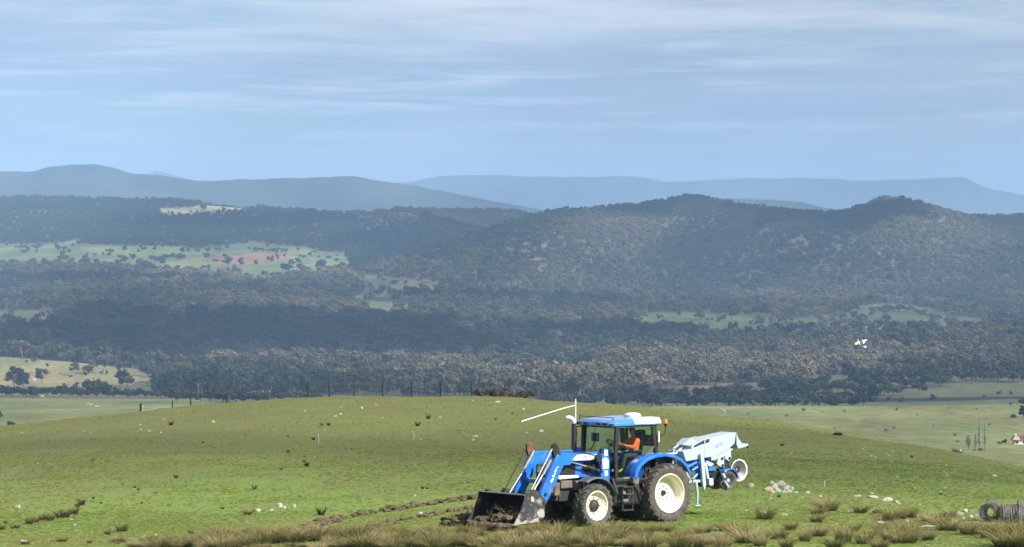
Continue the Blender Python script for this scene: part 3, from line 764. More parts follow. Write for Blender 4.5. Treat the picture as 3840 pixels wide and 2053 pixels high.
# bonnet
def hood_sec(X, w, z0, z1):
    return [(X, -w, z0), (X, -w * 1.02, z0 + (z1 - z0) * .55), (X, -w * .86, z1 - .05), (X, -w * .5, z1), (X, w * .5, z1), (X, w * .86, z1 - .05), (X, w * 1.02, z0 + (z1 - z0) * .55), (X, w, z0)]
mb = MB(); mb.loft([hood_sec(1.98, .45, 1.42, 2.17), hood_sec(2.6, .44, 1.45, 2.15), hood_sec(3.3, .41, 1.48, 2.08), hood_sec(3.75, .37, 1.48, 1.98), hood_sec(3.98, .32, 1.48, 1.86), hood_sec(4.06, .26, 1.50, 1.70)])
bonnet = on_tr(mb, 'bonnet', BLUE, smooth=True)
mb = MB()
for sd in (1, -1):
    mb.prism([(3.30, 1.56), (3.86, 1.56), (3.90, 1.74), (3.70, 1.88), (3.28, 1.90)], sd * .395, sd * .432)
    mb.prism([(2.15, 1.62), (2.9, 1.60), (3.05, 1.74), (2.95, 1.92), (2.15, 1.95)], sd * .432, sd * .466)
    for k in range(4): mb.box((3.55, sd * .434, 1.62 + .065 * k), (.42, .012, .018))
mb.box((4.06, 0, 1.62), (.05, .46, .26))
on_tr(mb, 'side_grille', BLACK, bonnet)
mb = MB()
for sd in (1, -1): mb.prism([(3.15, 1.46), (3.95, 1.44), (4.02, 1.53), (3.95, 1.56), (3.2, 1.535)], sd * .40, sd * .445)
on_tr(mb, 'headlight', WHITE, bonnet, bevel=.008)
# cab
CX0, CX1, CY0 = 0.30, 2.02, 0.76
cab = MB()
def bar(a, b, r): cab.tube([a, b], r, 8)
for sd in (1, -1):
    y = sd * CY0
    cab.prism([(1.90, 1.32), (2.0, 1.32), (2.03, 2.1), (1.98, 3.02), (1.84, 3.02), (1.92, 2.1)], y - .045, y + .045)         # front pillar
    cab.prism([(.26, 2.34), (.40, 2.30), (.50, 3.02), (.36, 3.02)], y - .05, y + .05)                                   # rear pillar
    cab.prism([(.30, 2.96), (2.0, 2.96), (2.0, 3.04), (.30, 3.04)], y - .05, y + .05)
    cab.prism([(.25, 1.30), (1.98, 1.30), (1.98, 1.38), (.25, 1.38)], y - .05, y + .05)
    cab.prism([(.26, 1.3), (.36, 1.3), (.40, 2.4), (.28, 2.4)], y - .05, y + .05)
bar((2.05, -.74, 2.98), (2.05, .74, 2.98), .045); bar((.32, -.74, 2.98), (.32, .74, 2.98), .05); bar((.28, -.74, 2.36), (.28, .74, 2.36), .04)
bar((2.12, -.62, 2.16), (2.0, -.76, 1.35), .03); bar((2.10, -.66, 2.15), (2.02, -.72, 3.0), .045)
cab.box((1.12, 0, 1.28), (1.72, 1.5, .10)); cab.box((.30, 0, 1.62), (.06, 1.5, .6))
CABF = on_tr(cab, 'cab_frame', BLACK, bevel=.008)
mb = MB()
mb.add([(1.935, CY0 + .012, 1.40), (1.93, CY0 + .012, 2.95), (.50, CY0 + .012, 2.95), (.40, CY0 + .012, 2.35), (.72, CY0 + .012, 2.08), (1.05, CY0 + .012, 1.90), (1.30, CY0 + .012, 1.62), (1.36, CY0 + .012, 1.40)], [tuple(range(8))])
on_tr(mb, 'door_glass', GLASS, CABF)
mb = MB()
E_ = [(1.935, 1.40), (1.93, 2.95), (.50, 2.95), (.40, 2.35), (.72, 2.08), (1.05, 1.90), (1.30, 1.62), (1.36, 1.40)]
mb.tube([(x, CY0 + .03, z) for x, z in E_ + E_[:1]], .016, 6)
on_tr(mb, 'door_seal', GREYF, CABF)
mb = MB(); mb.add([(1.935, -CY0, 1.40), (1.93, -CY0, 2.95), (.42, -CY0, 2.95), (.32, -CY0, 1.40)], [(0, 1, 2, 3)]); on_tr(mb, 'side_window', GLASS, CABF)
mb = MB()
ws = []
for k in range(9):
    y = -.70 + 1.42 * k / 8; b = .09 * (1 - (y / .72) ** 2)
    ws += [(2.03 + b, y, 1.45 if abs(y) > .5 else 2.12), (2.00 + b * .9, y, 2.97)]
mb.add(ws, [(2 * k, 2 * k + 2, 2 * k + 3, 2 * k + 1) for k in range(8)]); on_tr(mb, 'windscreen', GLASS, CABF)
mb = MB(); mb.add([(.30, -.7, 2.40), (.30, .7, 2.40), (.33, .7, 2.94), (.33, -.7, 2.94)], [(0, 1, 2, 3)]); on_tr(mb, 'rear_window', GLASS, CABF)
# roof
def roof_sec(X, w, z0, z1): return [(X, -w, z0), (X, -w, z0 + (z1 - z0) * .45), (X, -w * .88, z1), (X, w * .88, z1), (X, w, z0 + (z1 - z0) * .45), (X, w, z0)]
mb = MB(); mb.loft([roof_sec(2.26, .70, 3.02, 3.10), roof_sec(2.18, .80, 2.99, 3.16), roof_sec(1.70, .85, 2.99, 3.19), roof_sec(1.2, .87, 3.0, 3.22), roof_sec(.5, .87, 3.0, 3.24), roof_sec(.20, .84, 3.0, 3.22), roof_sec(.10, .76, 3.03, 3.15)])
ROOFB = mat('roof_blue_sheen', (0.05, 0.22, 0.66), 0.22, var=.2, vscale=2.5, dirt=(.45, .52, .60), dirt_amt=.3, dscale=1.6, coat=.8)  # pale patches paint sky reflections into the roof colour
roof = on_tr(mb, 'cab_roof', ROOFB, bevel=.03, smooth=True)
mb = MB(); mb.loft([[(X, y, z) for y, z in ((.883, 3.04), (.884, 3.10), (.79, 3.236 - q), (.70, 3.242 - q))] for X, q in ((1.30, .03), (1.02, .014), (.78, .004), (.50, 0.0), (.22, .02))], cap=False)
on_tr(mb, 'painted_roof_glare', DECAL, roof)  # white strip stands in for the glare on the rear roof
mb = MB(); mb.lathe([(-.02, .26), (.05, .26), (.09, .22), (.115, .12), (.12, .001)], (0, 0, 0), 28)
o = on_tr(mb, 'gps_receiver', WHITE, roof, smooth=True); o.rotation_euler = (R(90), 0, 0); o.location = (.62, 0, 3.23)
mb = MB()
for y in (-.62, -.30, .30, .62): mb.box((2.25, y, 3.06), (.08, .18, .08))
mb.box((2.18, .83, 3.02), (.12, .10, .12)); mb.tube([(2.1, -.78, 3.26), (2.1, .80, 3.26)], .012, 6); mb.tube([(2.1, -.78, 3.15), (2.1, -.78, 3.30)], .014, 6); mb.tube([(2.1, .80, 3.15), (2.1, .80, 3.27)], .014, 6)
on_tr(mb, 'work_lamp', BLACK, roof, bevel=.01)
# beacon
mb = MB(); mb.tube([(.28, .86, 2.62), (.14, .95, 2.70), (.12, .97, 2.95)], .014, 8); mb.lathe([(0, .05), (.06, .045), (.06, .001)], (0, 0, 0), 12)
mb2 = MB(); mb2.tube([(.28, .86, 2.62), (.14, .97, 2.74), (.12, .98, 2.96)], .015, 8); mb2.tube([(.12, .98, 2.94), (.12, .98, 3.03)], [.03, .065], 12)
bs = on_tr(mb2, 'beacon_stalk', BLACK)
mb = MB(); mb.tube([(.12, .98, 3.03), (.12, .98, 3.12), (.12, .98, 3.165)], [.058, .055, .03], 14)
BEAC = mat('amber_beacon', (0.85, 0.20, 0.02), 0.25, coat=.5); on_tr(mb, 'beacon_lens', BEAC, bs, smooth=True)
mb = MB(); mb.box((.30, .86, 2.62), (.05, .05, .34)); on_tr(mb, 'width_lamp', WHITE, bevel=.012)
# interior
mb = MB(); mb.box((.72, 0, 1.98), (.52, .52, .14)); mb.box((.46, 0, 2.32), (.14, .50, .66), Matrix.Rotation(R(-10), 3, 'Y')); mb.box((.40, 0, 2.72), (.10, .28, .16)); mb.box((.72, 0, 1.64), (.40, .40, .55)); mb.box((.75, -.36, 2.20), (.45, .10, .08)); mb.box((.75, .34, 2.18), (.38, .09, .07))
on_tr(mb, 'seat', SEATF, bevel=.04)
mb = MB(); mb.box((1.78, 0, 1.75), (.22, .34, .85)); mb.box((1.72, 0, 2.20), (.20, .40, .14), Matrix.Rotation(R(25), 3, 'Y')); mb.tube([(1.70, 0, 2.18), (1.50, 0, 2.38)], .03)
mb.box((1.1, -.55, 1.75), (.7, .22, .7)); mb.box((1.88, -.30, 2.62), (.06, .34, .26)); mb.tube([(1.88, -.30, 2.5), (1.95, -.45, 2.2)], .015); mb.box((.5, .5, 1.7), (.3, .25, .5))
on_tr(mb, 'console', BLACK, bevel=.02)
mb = MB(); ring = [(1.46 + .0, 0, 2.42)] ; n = 24
cen, ax = Vector((1.46, 0, 2.42)), Vector((-.62, 0, .78)).normalized(); uu = Vector((0, 1, 0)); ww = ax.cross(uu)
mb.tube([cen + (uu * math.cos(2 * math.pi * k / n) + ww * math.sin(2 * math.pi * k / n)) * .20 for k in range(n + 1)], .018, 6)
for a in (0, 2.1, 4.2): mb.tube([cen, cen + (uu * math.cos(a) + ww * math.sin(a)) * .20], .014, 6)
on_tr(mb, 'steering_wheel', BLACK)
# mirrors
for sd in (-1, 1):
    if sd > 0: continue
    mb = MB(); mb.tube([(2.04, sd * .76, 2.95), (2.10, sd * 1.12, 2.90), (2.08, sd * 1.14, 2.40), (2.06, sd * .80, 2.20)], .022, 8)
    br = on_tr(mb, 'mirror_bracket', BLACK); mb = MB(); mb.box((2.05, sd * 1.10, 2.70), (.07, .22, .36)); on_tr(mb, 'mirror_head', BLACK, br, bevel=.03)
# rear fenders
FP = [(1.42, 1.42), (1.38, 1.62), (1.22, 1.83), (.95, 2.0), (.60, 2.10), (.2, 2.135), (-.18, 2.08), (-.50, 1.95), (-.76, 1.74), (-.90, 1.52)]
def fender(sd):
    mb = MB(); secs = []
    for i, (x, z) in enumerate(FP):
        d = Vector((x, z - .88)).normalized(); n_ = (d.x, d.y); y0, y1 = .52, 1.04
        def q(y, r): return (x + n_[0] * r, sd * y, z + n_[1] * r)
        secs.append([q(y0, 0), q(y1 - .10, 0), q(y1 - .03, -.015), q(y1, -.05), q(y1, -.11), q(y1 - .03, -.11), q(y1 - .05, -.05), q(y0, -.035)])
    mb.loft(secs)
    return mb
for sd in (1, -1):
    f_ = on_tr(fender(sd), 'rear_mudguard', BLUE, smooth=True)
    mb = MB(); mb.prism([(1.44, 1.43), (1.20, 1.40), (1.22, 1.22), (1.34, 1.20), (1.45, 1.26)], sd * .72, sd * 1.0); on_tr(mb, 'mudflap', DUSTY, f_, bevel=.02)
    mb = MB()
    mb.prism([(1.40, 1.40), (1.36, 1.62), (1.20, 1.82), (.95, 1.98), (.6, 2.08), (.2, 2.10), (-.2, 2.05), (-.5, 1.92), (-.5, 1.2), (1.3, 1.2)], sd * .54, sd * .58); on_tr(mb, 'mudguard_side', BLUE_D, f_)
# front fenders
for sd in (1, -1):
    mb = MB(); secs = []
    for k in range(13):
        a = R(58 + 105 * k / 12); c0 = (2.90, .66); r = .80
        x, z = c0[0] + r * math.cos(a) * 1.02, c0[1] + r * math.sin(a) * 1.05
        n_ = (math.cos(a), math.sin(a))
        secs.append([(x, sd * .62, z), (x, sd * .98, z), (x - n_[0] * .05, sd * 1.04, z - n_[1] * .05), (x - n_[0] * .06, sd * 1.01, z - n_[1] * .06), (x - n_[0] * .03, sd * .62, z - n_[1] * .03)])
    mb.loft(secs); mb.tube([(2.9, sd * .5, 1.2), (2.9, sd * .7, 1.45)], .03)
    on_tr(mb, 'front_mudguard', GREYF, smooth=True)
# exhaust
mb = MB(); mb.tube([(2.48, -.60, 1.55), (2.48, -.60, 2.25), (2.48, -.60, 3.08)], [.095, .085, .070], 14)
ex = on_tr(mb, 'exhaust', BLACK, smooth=True)
mb = MB(); mb.tube([(2.48, -.60, 3.06), (2.50, -.60, 3.13), (2.58, -.60, 3.20), (2.70, -.60, 3.24), (2.80, -.60, 3.235)], [.074, .078, .075, .065, .04], 12)
on_tr(mb, 'exhaust_tip', WHITE, ex, smooth=True)
# marker pole and arm
mb = MB(); mb.tube([(2.40, -.62, 1.6), (2.40, -.62, 2.6), (2.40, -.62, 3.80)], [.022, .022, .018], 8)
mp_ = on_tr(mb, 'marker_pole', WHITE); mb = MB(); mb.tube([(2.41, -.62, 3.60), (2.9, -.62, 3.52), (4.55, -.62, 3.17)], [.014, .016, .018], 7); on_tr(mb, 'marker_arm', WHITE, mp_)
# steps and tank
mb = MB()
for x in (1.86, 1.46): mb.box((x, .96, .78), (.035, .05, .76))
for z in (.44, .68, .92, 1.14): mb.box((1.66, .92, z), (.40, .22, .03))
st = on_tr(mb, 'cab_steps', FRAME, bevel=.006)
mb = MB(); mb.box((1.66, .985, .43), (.42, .02, .03)); mb.box((1.66, .985, .925), (.40, .02, .03)); mb.box((1.62, .80, .70), (.20, .10, .14)); mb.box((1.72, .82, .98), (.14, .1, .1)); on_tr(mb, 'step_tread', GREYM, st)
mb = MB(); mb.loft([[(x, y, z) for y, z in ((.45, .55), (.72, .55), (.78, .62), (.78, 1.14), (.72, 1.22), (.45, 1.22))] for x in (.98, 2.05)]); on_tr(mb, 'fuel_tank', BLACK, bevel=.05, smooth=True)
mb = MB(); mb.tube([(2.05, .72, 1.40), (2.02, .80, 1.12), (1.98, .86, .95)], .05, 8); mb.tube([(2.1, .6, 1.2), (2.08, .7, .8), (2.0, .7, .6)], .04, 8); mb.tube([(1.3, .8, 1.18), (1.1, .86, 1.0), (1.02, .84, .72)], .025, 8); on_tr(mb, 'hose', FRAME)
mb = MB(); mb.box((1.5, CY0 + .035, 1.405), (.36, .02, .05)); on_tr(mb, 'door_sill', GREYM, CABF)
# loader
ARM = [(2.30, 1.98), (3.45, 2.01), (3.58, 1.985), (3.71, 1.875), (3.95, 1.875), (4.50, .96), (4.72, .66), (4.84, .69), (4.90, .86), (4.84, 1.10), (4.28, 2.10), (4.20, 2.235), (4.08, 2.16), (4.02, 2.25), (2.30, 2.23)]
for sd in (1, -1):
    y0, y1 = sd * .54, sd * .68
    mb = MB(); mb.prism(ARM, y0, y1); arm = on_tr(mb, 'loader_arm', BLUE, bevel=.012)
    mb = MB(); mb.tube([(4.68, y0 - sd * .03, 1.03), (4.68, y1 + sd * .03, 1.03)], .055, 12); mb.tube([(4.76, y0 - sd * .06, .78), (4.76, y1 + sd * .06, .78)], .04, 12); on_tr(mb, 'pivot_pin', BLACK, arm)
    mb = MB(); mb.prism([(4.05, 2.10), (4.16, 2.48), (4.26, 2.56), (4.36, 2.50), (4.36, 2.28), (4.26, 2.05)], sd * .56, sd * .575); mb.prism([(4.05, 2.10), (4.16, 2.48), (4.26, 2.56), (4.36, 2.50), (4.36, 2.28), (4.26, 2.05)], sd * .645, sd * .66); mb.tube([(4.27, sd * .54, 2.46), (4.27, sd * .68, 2.46)], .035, 10)
    on_tr(mb, 'elbow_bracket', BLACK if sd > 0 else RUST, arm)
    mb = MB(); mb.tube([(4.30, sd * .61, 2.46), (5.20, sd * .61, 1.13)], .022, 8); on_tr(mb, 'levelling_rod', STEEL if sd > 0 else FRAME, arm)
    mb = MB(); mb.tube([(4.16, sd * .50, 2.26), (4.62, sd * .50, 1.62)], .048, 12); cy = on_tr(mb, 'crowd_cylinder', GREYM, arm, smooth=True); mb = MB(); mb.tube([(4.60, sd * .50, 1.65), (5.18, sd * .52, .92)], .024, 8); on_tr(mb, 'piston_rod', STEEL, arm)
    mb = MB(); mb.tube([(2.42, sd * .61, 1.62), (3.0, sd * .61, 1.80)], .055, 12); on_tr(mb, 'lift_cylinder', FRAME, arm, smooth=True); mb = MB(); mb.tube([(2.98, sd * .61, 1.795), (3.62, sd * .61, 1.96)], .028, 8); on_tr(mb, 'lift_rod', GREYM, arm)
    mb = MB(); mb.prism([(2.16, .95), (2.42, .95), (2.50, 1.5), (2.44, 2.32), (2.22, 2.32), (2.14, 1.9)], sd * .52, sd * .70); mast = on_tr(mb, 'loader_mast', BLUE, arm, bevel=.015)
    mb = MB()
    if sd > 0:
        mb.prism([(2.20, 1.72), (2.42, 1.70), (2.44, 2.02), (2.30, 2.06), (2.20, 1.98)], .7005, .703); mb.prism([(2.24, 2.10), (2.36, 2.10), (2.36, 2.28), (2.24, 2.28)], .7005, .703); mb.prism([(2.22, 1.5), (2.34, 1.48), (2.36, 1.64), (2.24, 1.66)], .7005, .703)
        on_tr(mb, 'mast_decal', DECAL, arm)
        mb = MB(); mb.prism([(3.62, 2.03), (3.45, 2.17), (2.95, 2.19), (2.66, 2.17), (2.66, 2.06), (2.92, 2.0), (3.5, 2.005)], .6805, .684); on_tr(mb, 'boom_decal', DECAL, arm)
        mb = MB()
        for p in ([(3.16, 2.06), (3.13, 2.06), (3.10, 2.145), (3.12, 2.145)], [(3.04, 2.06), (3.07, 2.06), (3.12, 2.145), (3.10, 2.145)], [(3.14, 2.08), (3.05, 2.08), (3.055, 2.095), (3.135, 2.095)], [(3.02, 2.075), (2.99, 2.075), (2.99, 2.05), (3.02, 2.05)]): mb.prism(p, .6845, .687)
        on_tr(mb, 'boom_lettering', INK, arm)
        mb = MB()
        script = [(4.235, 1.815), (4.265, 1.775), (4.25, 1.74), (4.295, 1.70), (4.30, 1.655), (4.33, 1.63), (4.335, 1.58), (4.375, 1.55), (4.37, 1.50), (4.405, 1.47), (4.415, 1.42), (4.455, 1.41), (4.47, 1.365)]
        mb.tube([(x, .682, z) for x, z in script], [.010, .018, .014, .022, .016, .024, .018, .026, .022, .03, .024, .032, .022], 6)
        for x, z in ((4.20, 1.83), (4.31, 1.72), (4.40, 1.58), (4.46, 1.46)): mb.tube([(x - .03, .682, z + .02), (x + .02, .682, z - .03)], .012, 6)
        on_tr(mb, 'arm_lettering', DECAL, arm)
        mb = MB(); mb.box((2.66, .76, 2.04), (.16, .12, .20)); mb.box((2.52, .76, 2.26), (.10, .10, .14)); mb.tube([(2.66, .78, 1.94), (2.60, .80, 1.75), (2.50, .75, 1.6)], .022, 8); mb.tube([(2.62, .74, 2.14), (2.5, .70, 2.35), (2.36, .6, 2.30)], .018, 8); on_tr(mb, 'valve_block', BLACK, arm, bevel=.02)
        mb = MB(); mb.tube([(2.52, .74, 2.10), (3.2, .70, 2.245), (4.0, .66, 2.27), (4.2, .62, 2.38)], .014, 6); mb.tube([(4.2, .52, 2.36), (4.32, .47, 2.0), (4.45, .46, 1.75)], .016, 6); on_tr(mb, 'hydraulic_hose', BLACK, arm)
mb = MB(); mb.tube([(4.45, -.55, 1.40), (4.45, .55, 1.40)], .07, 14); mb.box((2.3, 0, 1.0), (.28, 1.2, .16)); on_tr(mb, 'loader_crossbeam', BLUE)
# nose guard seen between the arms
mb = MB()
for y in (-.36, .36): mb.box((4.14, y, 1.45), (.05, .05, .82))
for z in (1.06, 1.34, 1.62, 1.85): mb.box((4.14, 0, z), (.045, .70, .035))
on_tr(mb, 'nose_guard', GREYF)
# bucket
bk = bpy.data.objects.new('loader_bucket', None); COL.objects.link(bk); bk.parent = TR
BP = [(5.78, 1.07), (5.45, 1.08), (5.20, .92), (5.06, .66), (5.08, .42), (5.28, .30), (6.22, .22)]
mb = MB(); inn = [(5.78, 1.05), (5.47, 1.06), (5.225, .905), (5.085, .655), (5.10, .435), (5.29, .315), (6.22, .235)]
for a, b in ((BP, inn),):
    nP = len(a); vs = []
    for y in (-1.08, 1.08): vs += [(x, y, z) for x, z in a] + [(x, y, z) for x, z in b]
    n2 = nP * 2; fs = []
    for i in range(nP - 1):
        fs += [(i, i + 1, n2 + i + 1, n2 + i), (nP + i, n2 + nP + i, n2 + nP + i + 1, nP + i + 1)]
    fs += [(0, n2, n2 + nP, nP), (nP - 1, 2 * nP - 1, n2 + 2 * nP - 1, n2 + nP - 1)]
    mb.add(vs, fs)
on_tr(mb, 'bucket_shell', BUCKET_IN, bk)
for sd in (1, -1):
    mb = MB(); top = [(5.80, 1.10), (5.76, 1.22), (5.44, 1.24), (5.22, 1.0)] if sd > 0 else [(5.82, 1.08), (5.44, 1.10), (5.20, .95)]
    mb.prism(top + [(5.05, .66), (5.06, .40), (5.30, .27), (6.28, .20), (5.98, .62), (5.86, .92)], sd * 1.08, sd * 1.11); on_tr(mb, 'side_plate', BUCKET, bk)
    mb = MB(); mb.prism([(5.28, .262), (5.30, .40), (5.46, .36), (5.60, .30), (5.80, .34), (5.95, .27), (6.10, .40), (6.16, .36), (6.26, .21)], sd * 1.1105, sd * 1.115); mb.prism([(5.08, .45), (5.10, .62), (5.24, .66), (5.36, .55), (5.30, .40), (5.12, .38)], sd * 1.1105, sd * 1.115); mb.prism([(5.50, .86), (5.58, .88), (5.60, 1.02), (5.52, 1.04), (5.46, .96)], sd * 1.1105, sd * 1.115); on_tr(mb, 'worn_patch', EDGE, bk)
mb = MB(); mb.box((6.20, 0, .222), (.18, 2.2, .028)); mb.box((5.80, 0, 1.085), (.05, 2.14, .025)); on_tr(mb, 'cutting_edge', EDGE, bk)
mb = MB()
for y in (-.68, -.54, .54, .68): mb.prism([(5.00, .62), (4.68, .70), (4.66, .86), (4.95, 1.10), (5.24, 1.20), (5.30, 1.05), (5.12, .90)], y - .012, y + .012)
for y in (-.9, .9): mb.box((5.62, y, 1.10), (.12, .16, .08))
on_tr(mb, 'bucket_bracket', FRAME, bk)

# ------------------------------------------------------------------ driver
def skin(name, verts, edges, radii, m, parent=None, sub=2, root=0):
    me = bpy.data.meshes.new(name); me.from_pydata(verts, edges, []); me.update()
    o = link(name, me, m, parent); md = o.modifiers.new('skin', 'SKIN'); md.use_smooth_shade = True
    for i, r in enumerate(radii): me.skin_vertices[0].data[i].radius = (r, r) if not hasattr(r, '__len__') else r
    for i in range(len(verts)): me.skin_vertices[0].data[i].use_root = (i == root)
    sm = o.modifiers.new('sub', 'SUBSURF'); sm.levels = sub; sm.render_levels = sub
    return o
SKINM = mat('skin', (0.42, 0.24, 0.17), 0.55); HIVIS = mat('orange_cloth', (0.95, 0.17, 0.03), 0.8, var=0.1); NAVY = mat('dark_trousers', (0.03, 0.04, 0.07), 0.85); CAPM = mat('dark_cap', (0.05, 0.05, 0.05), 0.8)
DX_, DZ_ = 0.70, 2.06
bv = [(DX_, 0, DZ_), (DX_ - .02, 0, DZ_ + .22), (DX_, 0, DZ_ + .44), (DX_ + .02, 0, DZ_ + .56), (DX_ + .04, 0, DZ_ + .64), (DX_ + .06, 0, DZ_ + .74), (DX_ + .05, 0, DZ_ + .82)]
be = [(i, i + 1) for i in range(6)]; br_ = [.13, (.15, .12), (.14, .10), .055, .058, .088, .07]
for sd in (1, -1):
    k = len(bv)
    bv += [(DX_ + .02, sd * .20, DZ_ + .45), (DX_ + .24, sd * .27, DZ_ + .24), (DX_ + .52, sd * .22, DZ_ + .30), (DX_ + .62, sd * .20, DZ_ + .34)]
    be += [(2, k), (k, k + 1), (k + 1, k + 2), (k + 2, k + 3)]; br_ += [.06, .046, .034, .030]
    k = len(bv)
    bv += [(DX_ + .10, sd * .11, DZ_ - .02), (DX_ + .50, sd * .16, DZ_ - .02), (DX_ + .62, sd * .16, DZ_ - .45), (DX_ + .78, sd * .16, DZ_ - .50)]
    be += [(0, k), (k, k + 1), (k + 1, k + 2), (k + 2, k + 3)]; br_ += [.085, .062, .045, .04]
person = empty('person', TR.matrix_basis @ Vector((0, 0, 0)) if False else (0, 0, 0), 0, 'person in an orange work jacket sitting at the wheel inside the tractor cab', 'person')
person.location = (TR_O[0] + .14 * math.sin(TR_A), TR_O[1] - .14 * math.cos(TR_A), TZ); person.rotation_euler = (0, 0, math.pi + TR_A)
skin('body', bv, be, br_, SKINM, person)
jv = [(DX_, 0, DZ_ + .02), (DX_ - .02, 0, DZ_ + .22), (DX_, 0, DZ_ + .43), (DX_ + .015, 0, DZ_ + .52)]; je = [(0, 1), (1, 2), (2, 3)]; jr = [(.17, .145), (.18, .145), (.165, .12), .075]
for sd in (1, -1):
    k = len(jv); jv += [(DX_ + .02, sd * .21, DZ_ + .45), (DX_ + .24, sd * .28, DZ_ + .24), (DX_ + .47, sd * .225, DZ_ + .29)]; je += [(2, k), (k, k + 1), (k + 1, k + 2)]; jr += [.080, .064, .05]
skin('jacket', jv, je, jr, HIVIS, person)
tv = [(DX_ + .0, 0, DZ_ + .0)]; te = []; trr = [.15]
for sd in (1, -1):
    k = len(tv); tv += [(DX_ + .12, sd * .11, DZ_ - .02), (DX_ + .50, sd * .165, DZ_ - .015), (DX_ + .61, sd * .165, DZ_ - .42)]; te += [(0, k), (k, k + 1), (k + 1, k + 2)]; trr += [.10, .078, .06]
skin('trousers', tv, te, trr, NAVY, person)
for sd in (1, -1):   # hands closed on the wheel
    h0 = Vector((DX_ + .62, sd * .20, DZ_ + .34))
    hv = [h0, h0 + Vector((.06, 0, .02))]; he = [(0, 1)]; hr = [.032, .036]
    for q in range(4):
        k = len(hv); off = Vector((.0, (q - 1.5) * .02, 0))
        hv += [h0 + off + Vector((.10, 0, .025)), h0 + off + Vector((.135, 0, .0)), h0 + off + Vector((.115, 0, -.03))]; he += [(1, k), (k, k + 1), (k + 1, k + 2)]; hr += [.010, .009, .008]
    k = len(hv); hv += [h0 + Vector((.05, -sd * .05, .0)), h0 + Vector((.09, -sd * .06, -.02))]; he += [(1, k), (k, k + 1)]; hr += [.012, .010]
    skin('hand', hv, he, hr, SKINM, person, 1)
mb = MB(); hc = Vector((DX_ + .06, 0, DZ_ + .76))
mb.lathe([(-.01, .098), (.05, .094), (.09, .06), (.105, .001)], (0, 0, 0), 18)
cap = mb.build('cap', CAPM, person, smooth=True); cap.location = hc + Vector((0, 0, .015)); cap.rotation_euler = (R(90), 0, 0)
mb = MB(); mb.box((hc.x + .13, 0, hc.z + .02), (.12, .15, .012)); mb.build('cap_peak', CAPM, person, bevel=.004)
mb = MB(); mb.tube([(hc.x + .085, 0, hc.z + .0), (hc.x + .112, 0, hc.z - .04)], [.012, .018], 6)
mb.build('nose', SKINM, person, smooth=True)
FACE = mat('face_dark', (.10, .05, .04), .6)
for sd in (1, -1):
    mb = MB(); mb.box((hc.x + .082, sd * .035, hc.z - .005), (.012, .024, .010)); mb.build('eye', FACE, person)
    mb = MB(); mb.box((hc.x, sd * .092, hc.z - .02), (.035, .016, .055)); mb.build('ear', SKINM, person, bevel=.006)
mb = MB(); mb.box((hc.x + .082, 0, hc.z - .075), (.012, .05, .008)); mb.build('mouth', FACE, person)

# ------------------------------------------------------------------ mounted implement behind
WHITE_I = mat('implement_white', (0.40, 0.48, 0.54), 0.4, var=0.06, vscale=3, dirt=(0.45, 0.42, 0.36), dirt_amt=0.06, dscale=4)
IM = empty('mounted_planter', (TR_O[0], TR_O[1], TZ), math.pi + TR_A, 'white and blue planting implement with a scalloped disc carried behind the blue tractor', 'planter')
def on_im(mb, name, m, parent=None, **k):
    o = mb.build(name, m, parent or IM, **k)
    return o if name in NO_SPLIT else split(o)
Y0, Y1 = -.30, .42
mb = MB(); mb.prism([(-1.09, 2.10), (-1.23, 1.78), (-1.76, 1.83), (-2.01, 1.86), (-2.02, 2.28), (-1.95, 2.30), (-1.50, 2.17), (-1.31, 2.14)], Y0, Y1)
hood = on_im(mb, 'front_hood', WHITE_I, bevel=.02)
mb = MB(); mb.prism([(-2.015, 1.86), (-2.26, 1.88), (-2.65, 1.96), (-3.1, 2.14), (-3.29, 2.27), (-3.36, 2.62), (-2.22, 2.47), (-2.21, 2.34), (-2.015, 2.29)], Y0, Y1)
rh = on_im(mb, 'rear_hopper', WHITE_I, bevel=.02)
mb = MB(); mb.prism([(-1.50, 2.17), (-1.97, 2.30), (-2.21, 2.345), (-2.20, 2.445), (-1.97, 2.42), (-1.50, 2.24)], Y0 + .05, Y1 - .03); on_im(mb, 'dark_slot', FRAME, hood)
mb = MB(); mb.prism([(-1.50, 2.24), (-1.97, 2.42), (-2.24, 2.46), (-2.24, 2.50), (-1.97, 2.455), (-1.50, 2.285)], Y0, Y1); mb.prism([(-1.45, 2.14), (-1.55, 2.17), (-1.55, 2.28), (-1.45, 2.26)], Y0, Y1 + .005); mb.prism([(-1.99, 2.26), (-2.03, 2.28), (-2.03, 2.47), (-1.99, 2.45)], Y0, Y1 + .006)
on_im(mb, 'slot_rim', WHITE_I, hood)
mb = MB(); mb.prism([(-1.22, 2.29), (-1.54, 2.49), (-1.76, 2.40), (-2.0, 2.40), (-1.55, 2.24)], -.1, .30); on_im(mb, 'peaked_cover', WHITE_I, hood, bevel=.02)
mb = MB(); mb.prism([(-2.27, 1.885), (-2.27, 1.78), (-2.38, 1.77), (-2.94, 1.92), (-3.21, 2.10), (-3.08, 2.13), (-2.66, 1.955)], Y0 + .1, Y1 + .03); on_im(mb, 'lower_apron', WHITE_I, rh, bevel=.01)
mb = MB(); mb.loft([[(-3.36, Y0, 2.62), (-3.36, Y1, 2.62), (-3.37, Y1, 2.24), (-3.37, Y0, 2.24)], [(-3.48, Y0 + .04, 2.43), (-3.48, Y1 - .04, 2.43), (-3.48, Y1 - .04, 2.10), (-3.48, Y0 + .04, 2.10)], [(-3.70, Y0 + .10, 2.25), (-3.70, Y1 - .1, 2.25), (-3.70, Y1 - .1, 2.12), (-3.70, Y0 + .1, 2.12)], [(-4.03, .0, 2.23), (-4.03, .25, 2.23), (-4.02, .25, 2.17), (-4.02, .0, 2.17)]]); on_im(mb, 'spout', WHITE_I, rh)
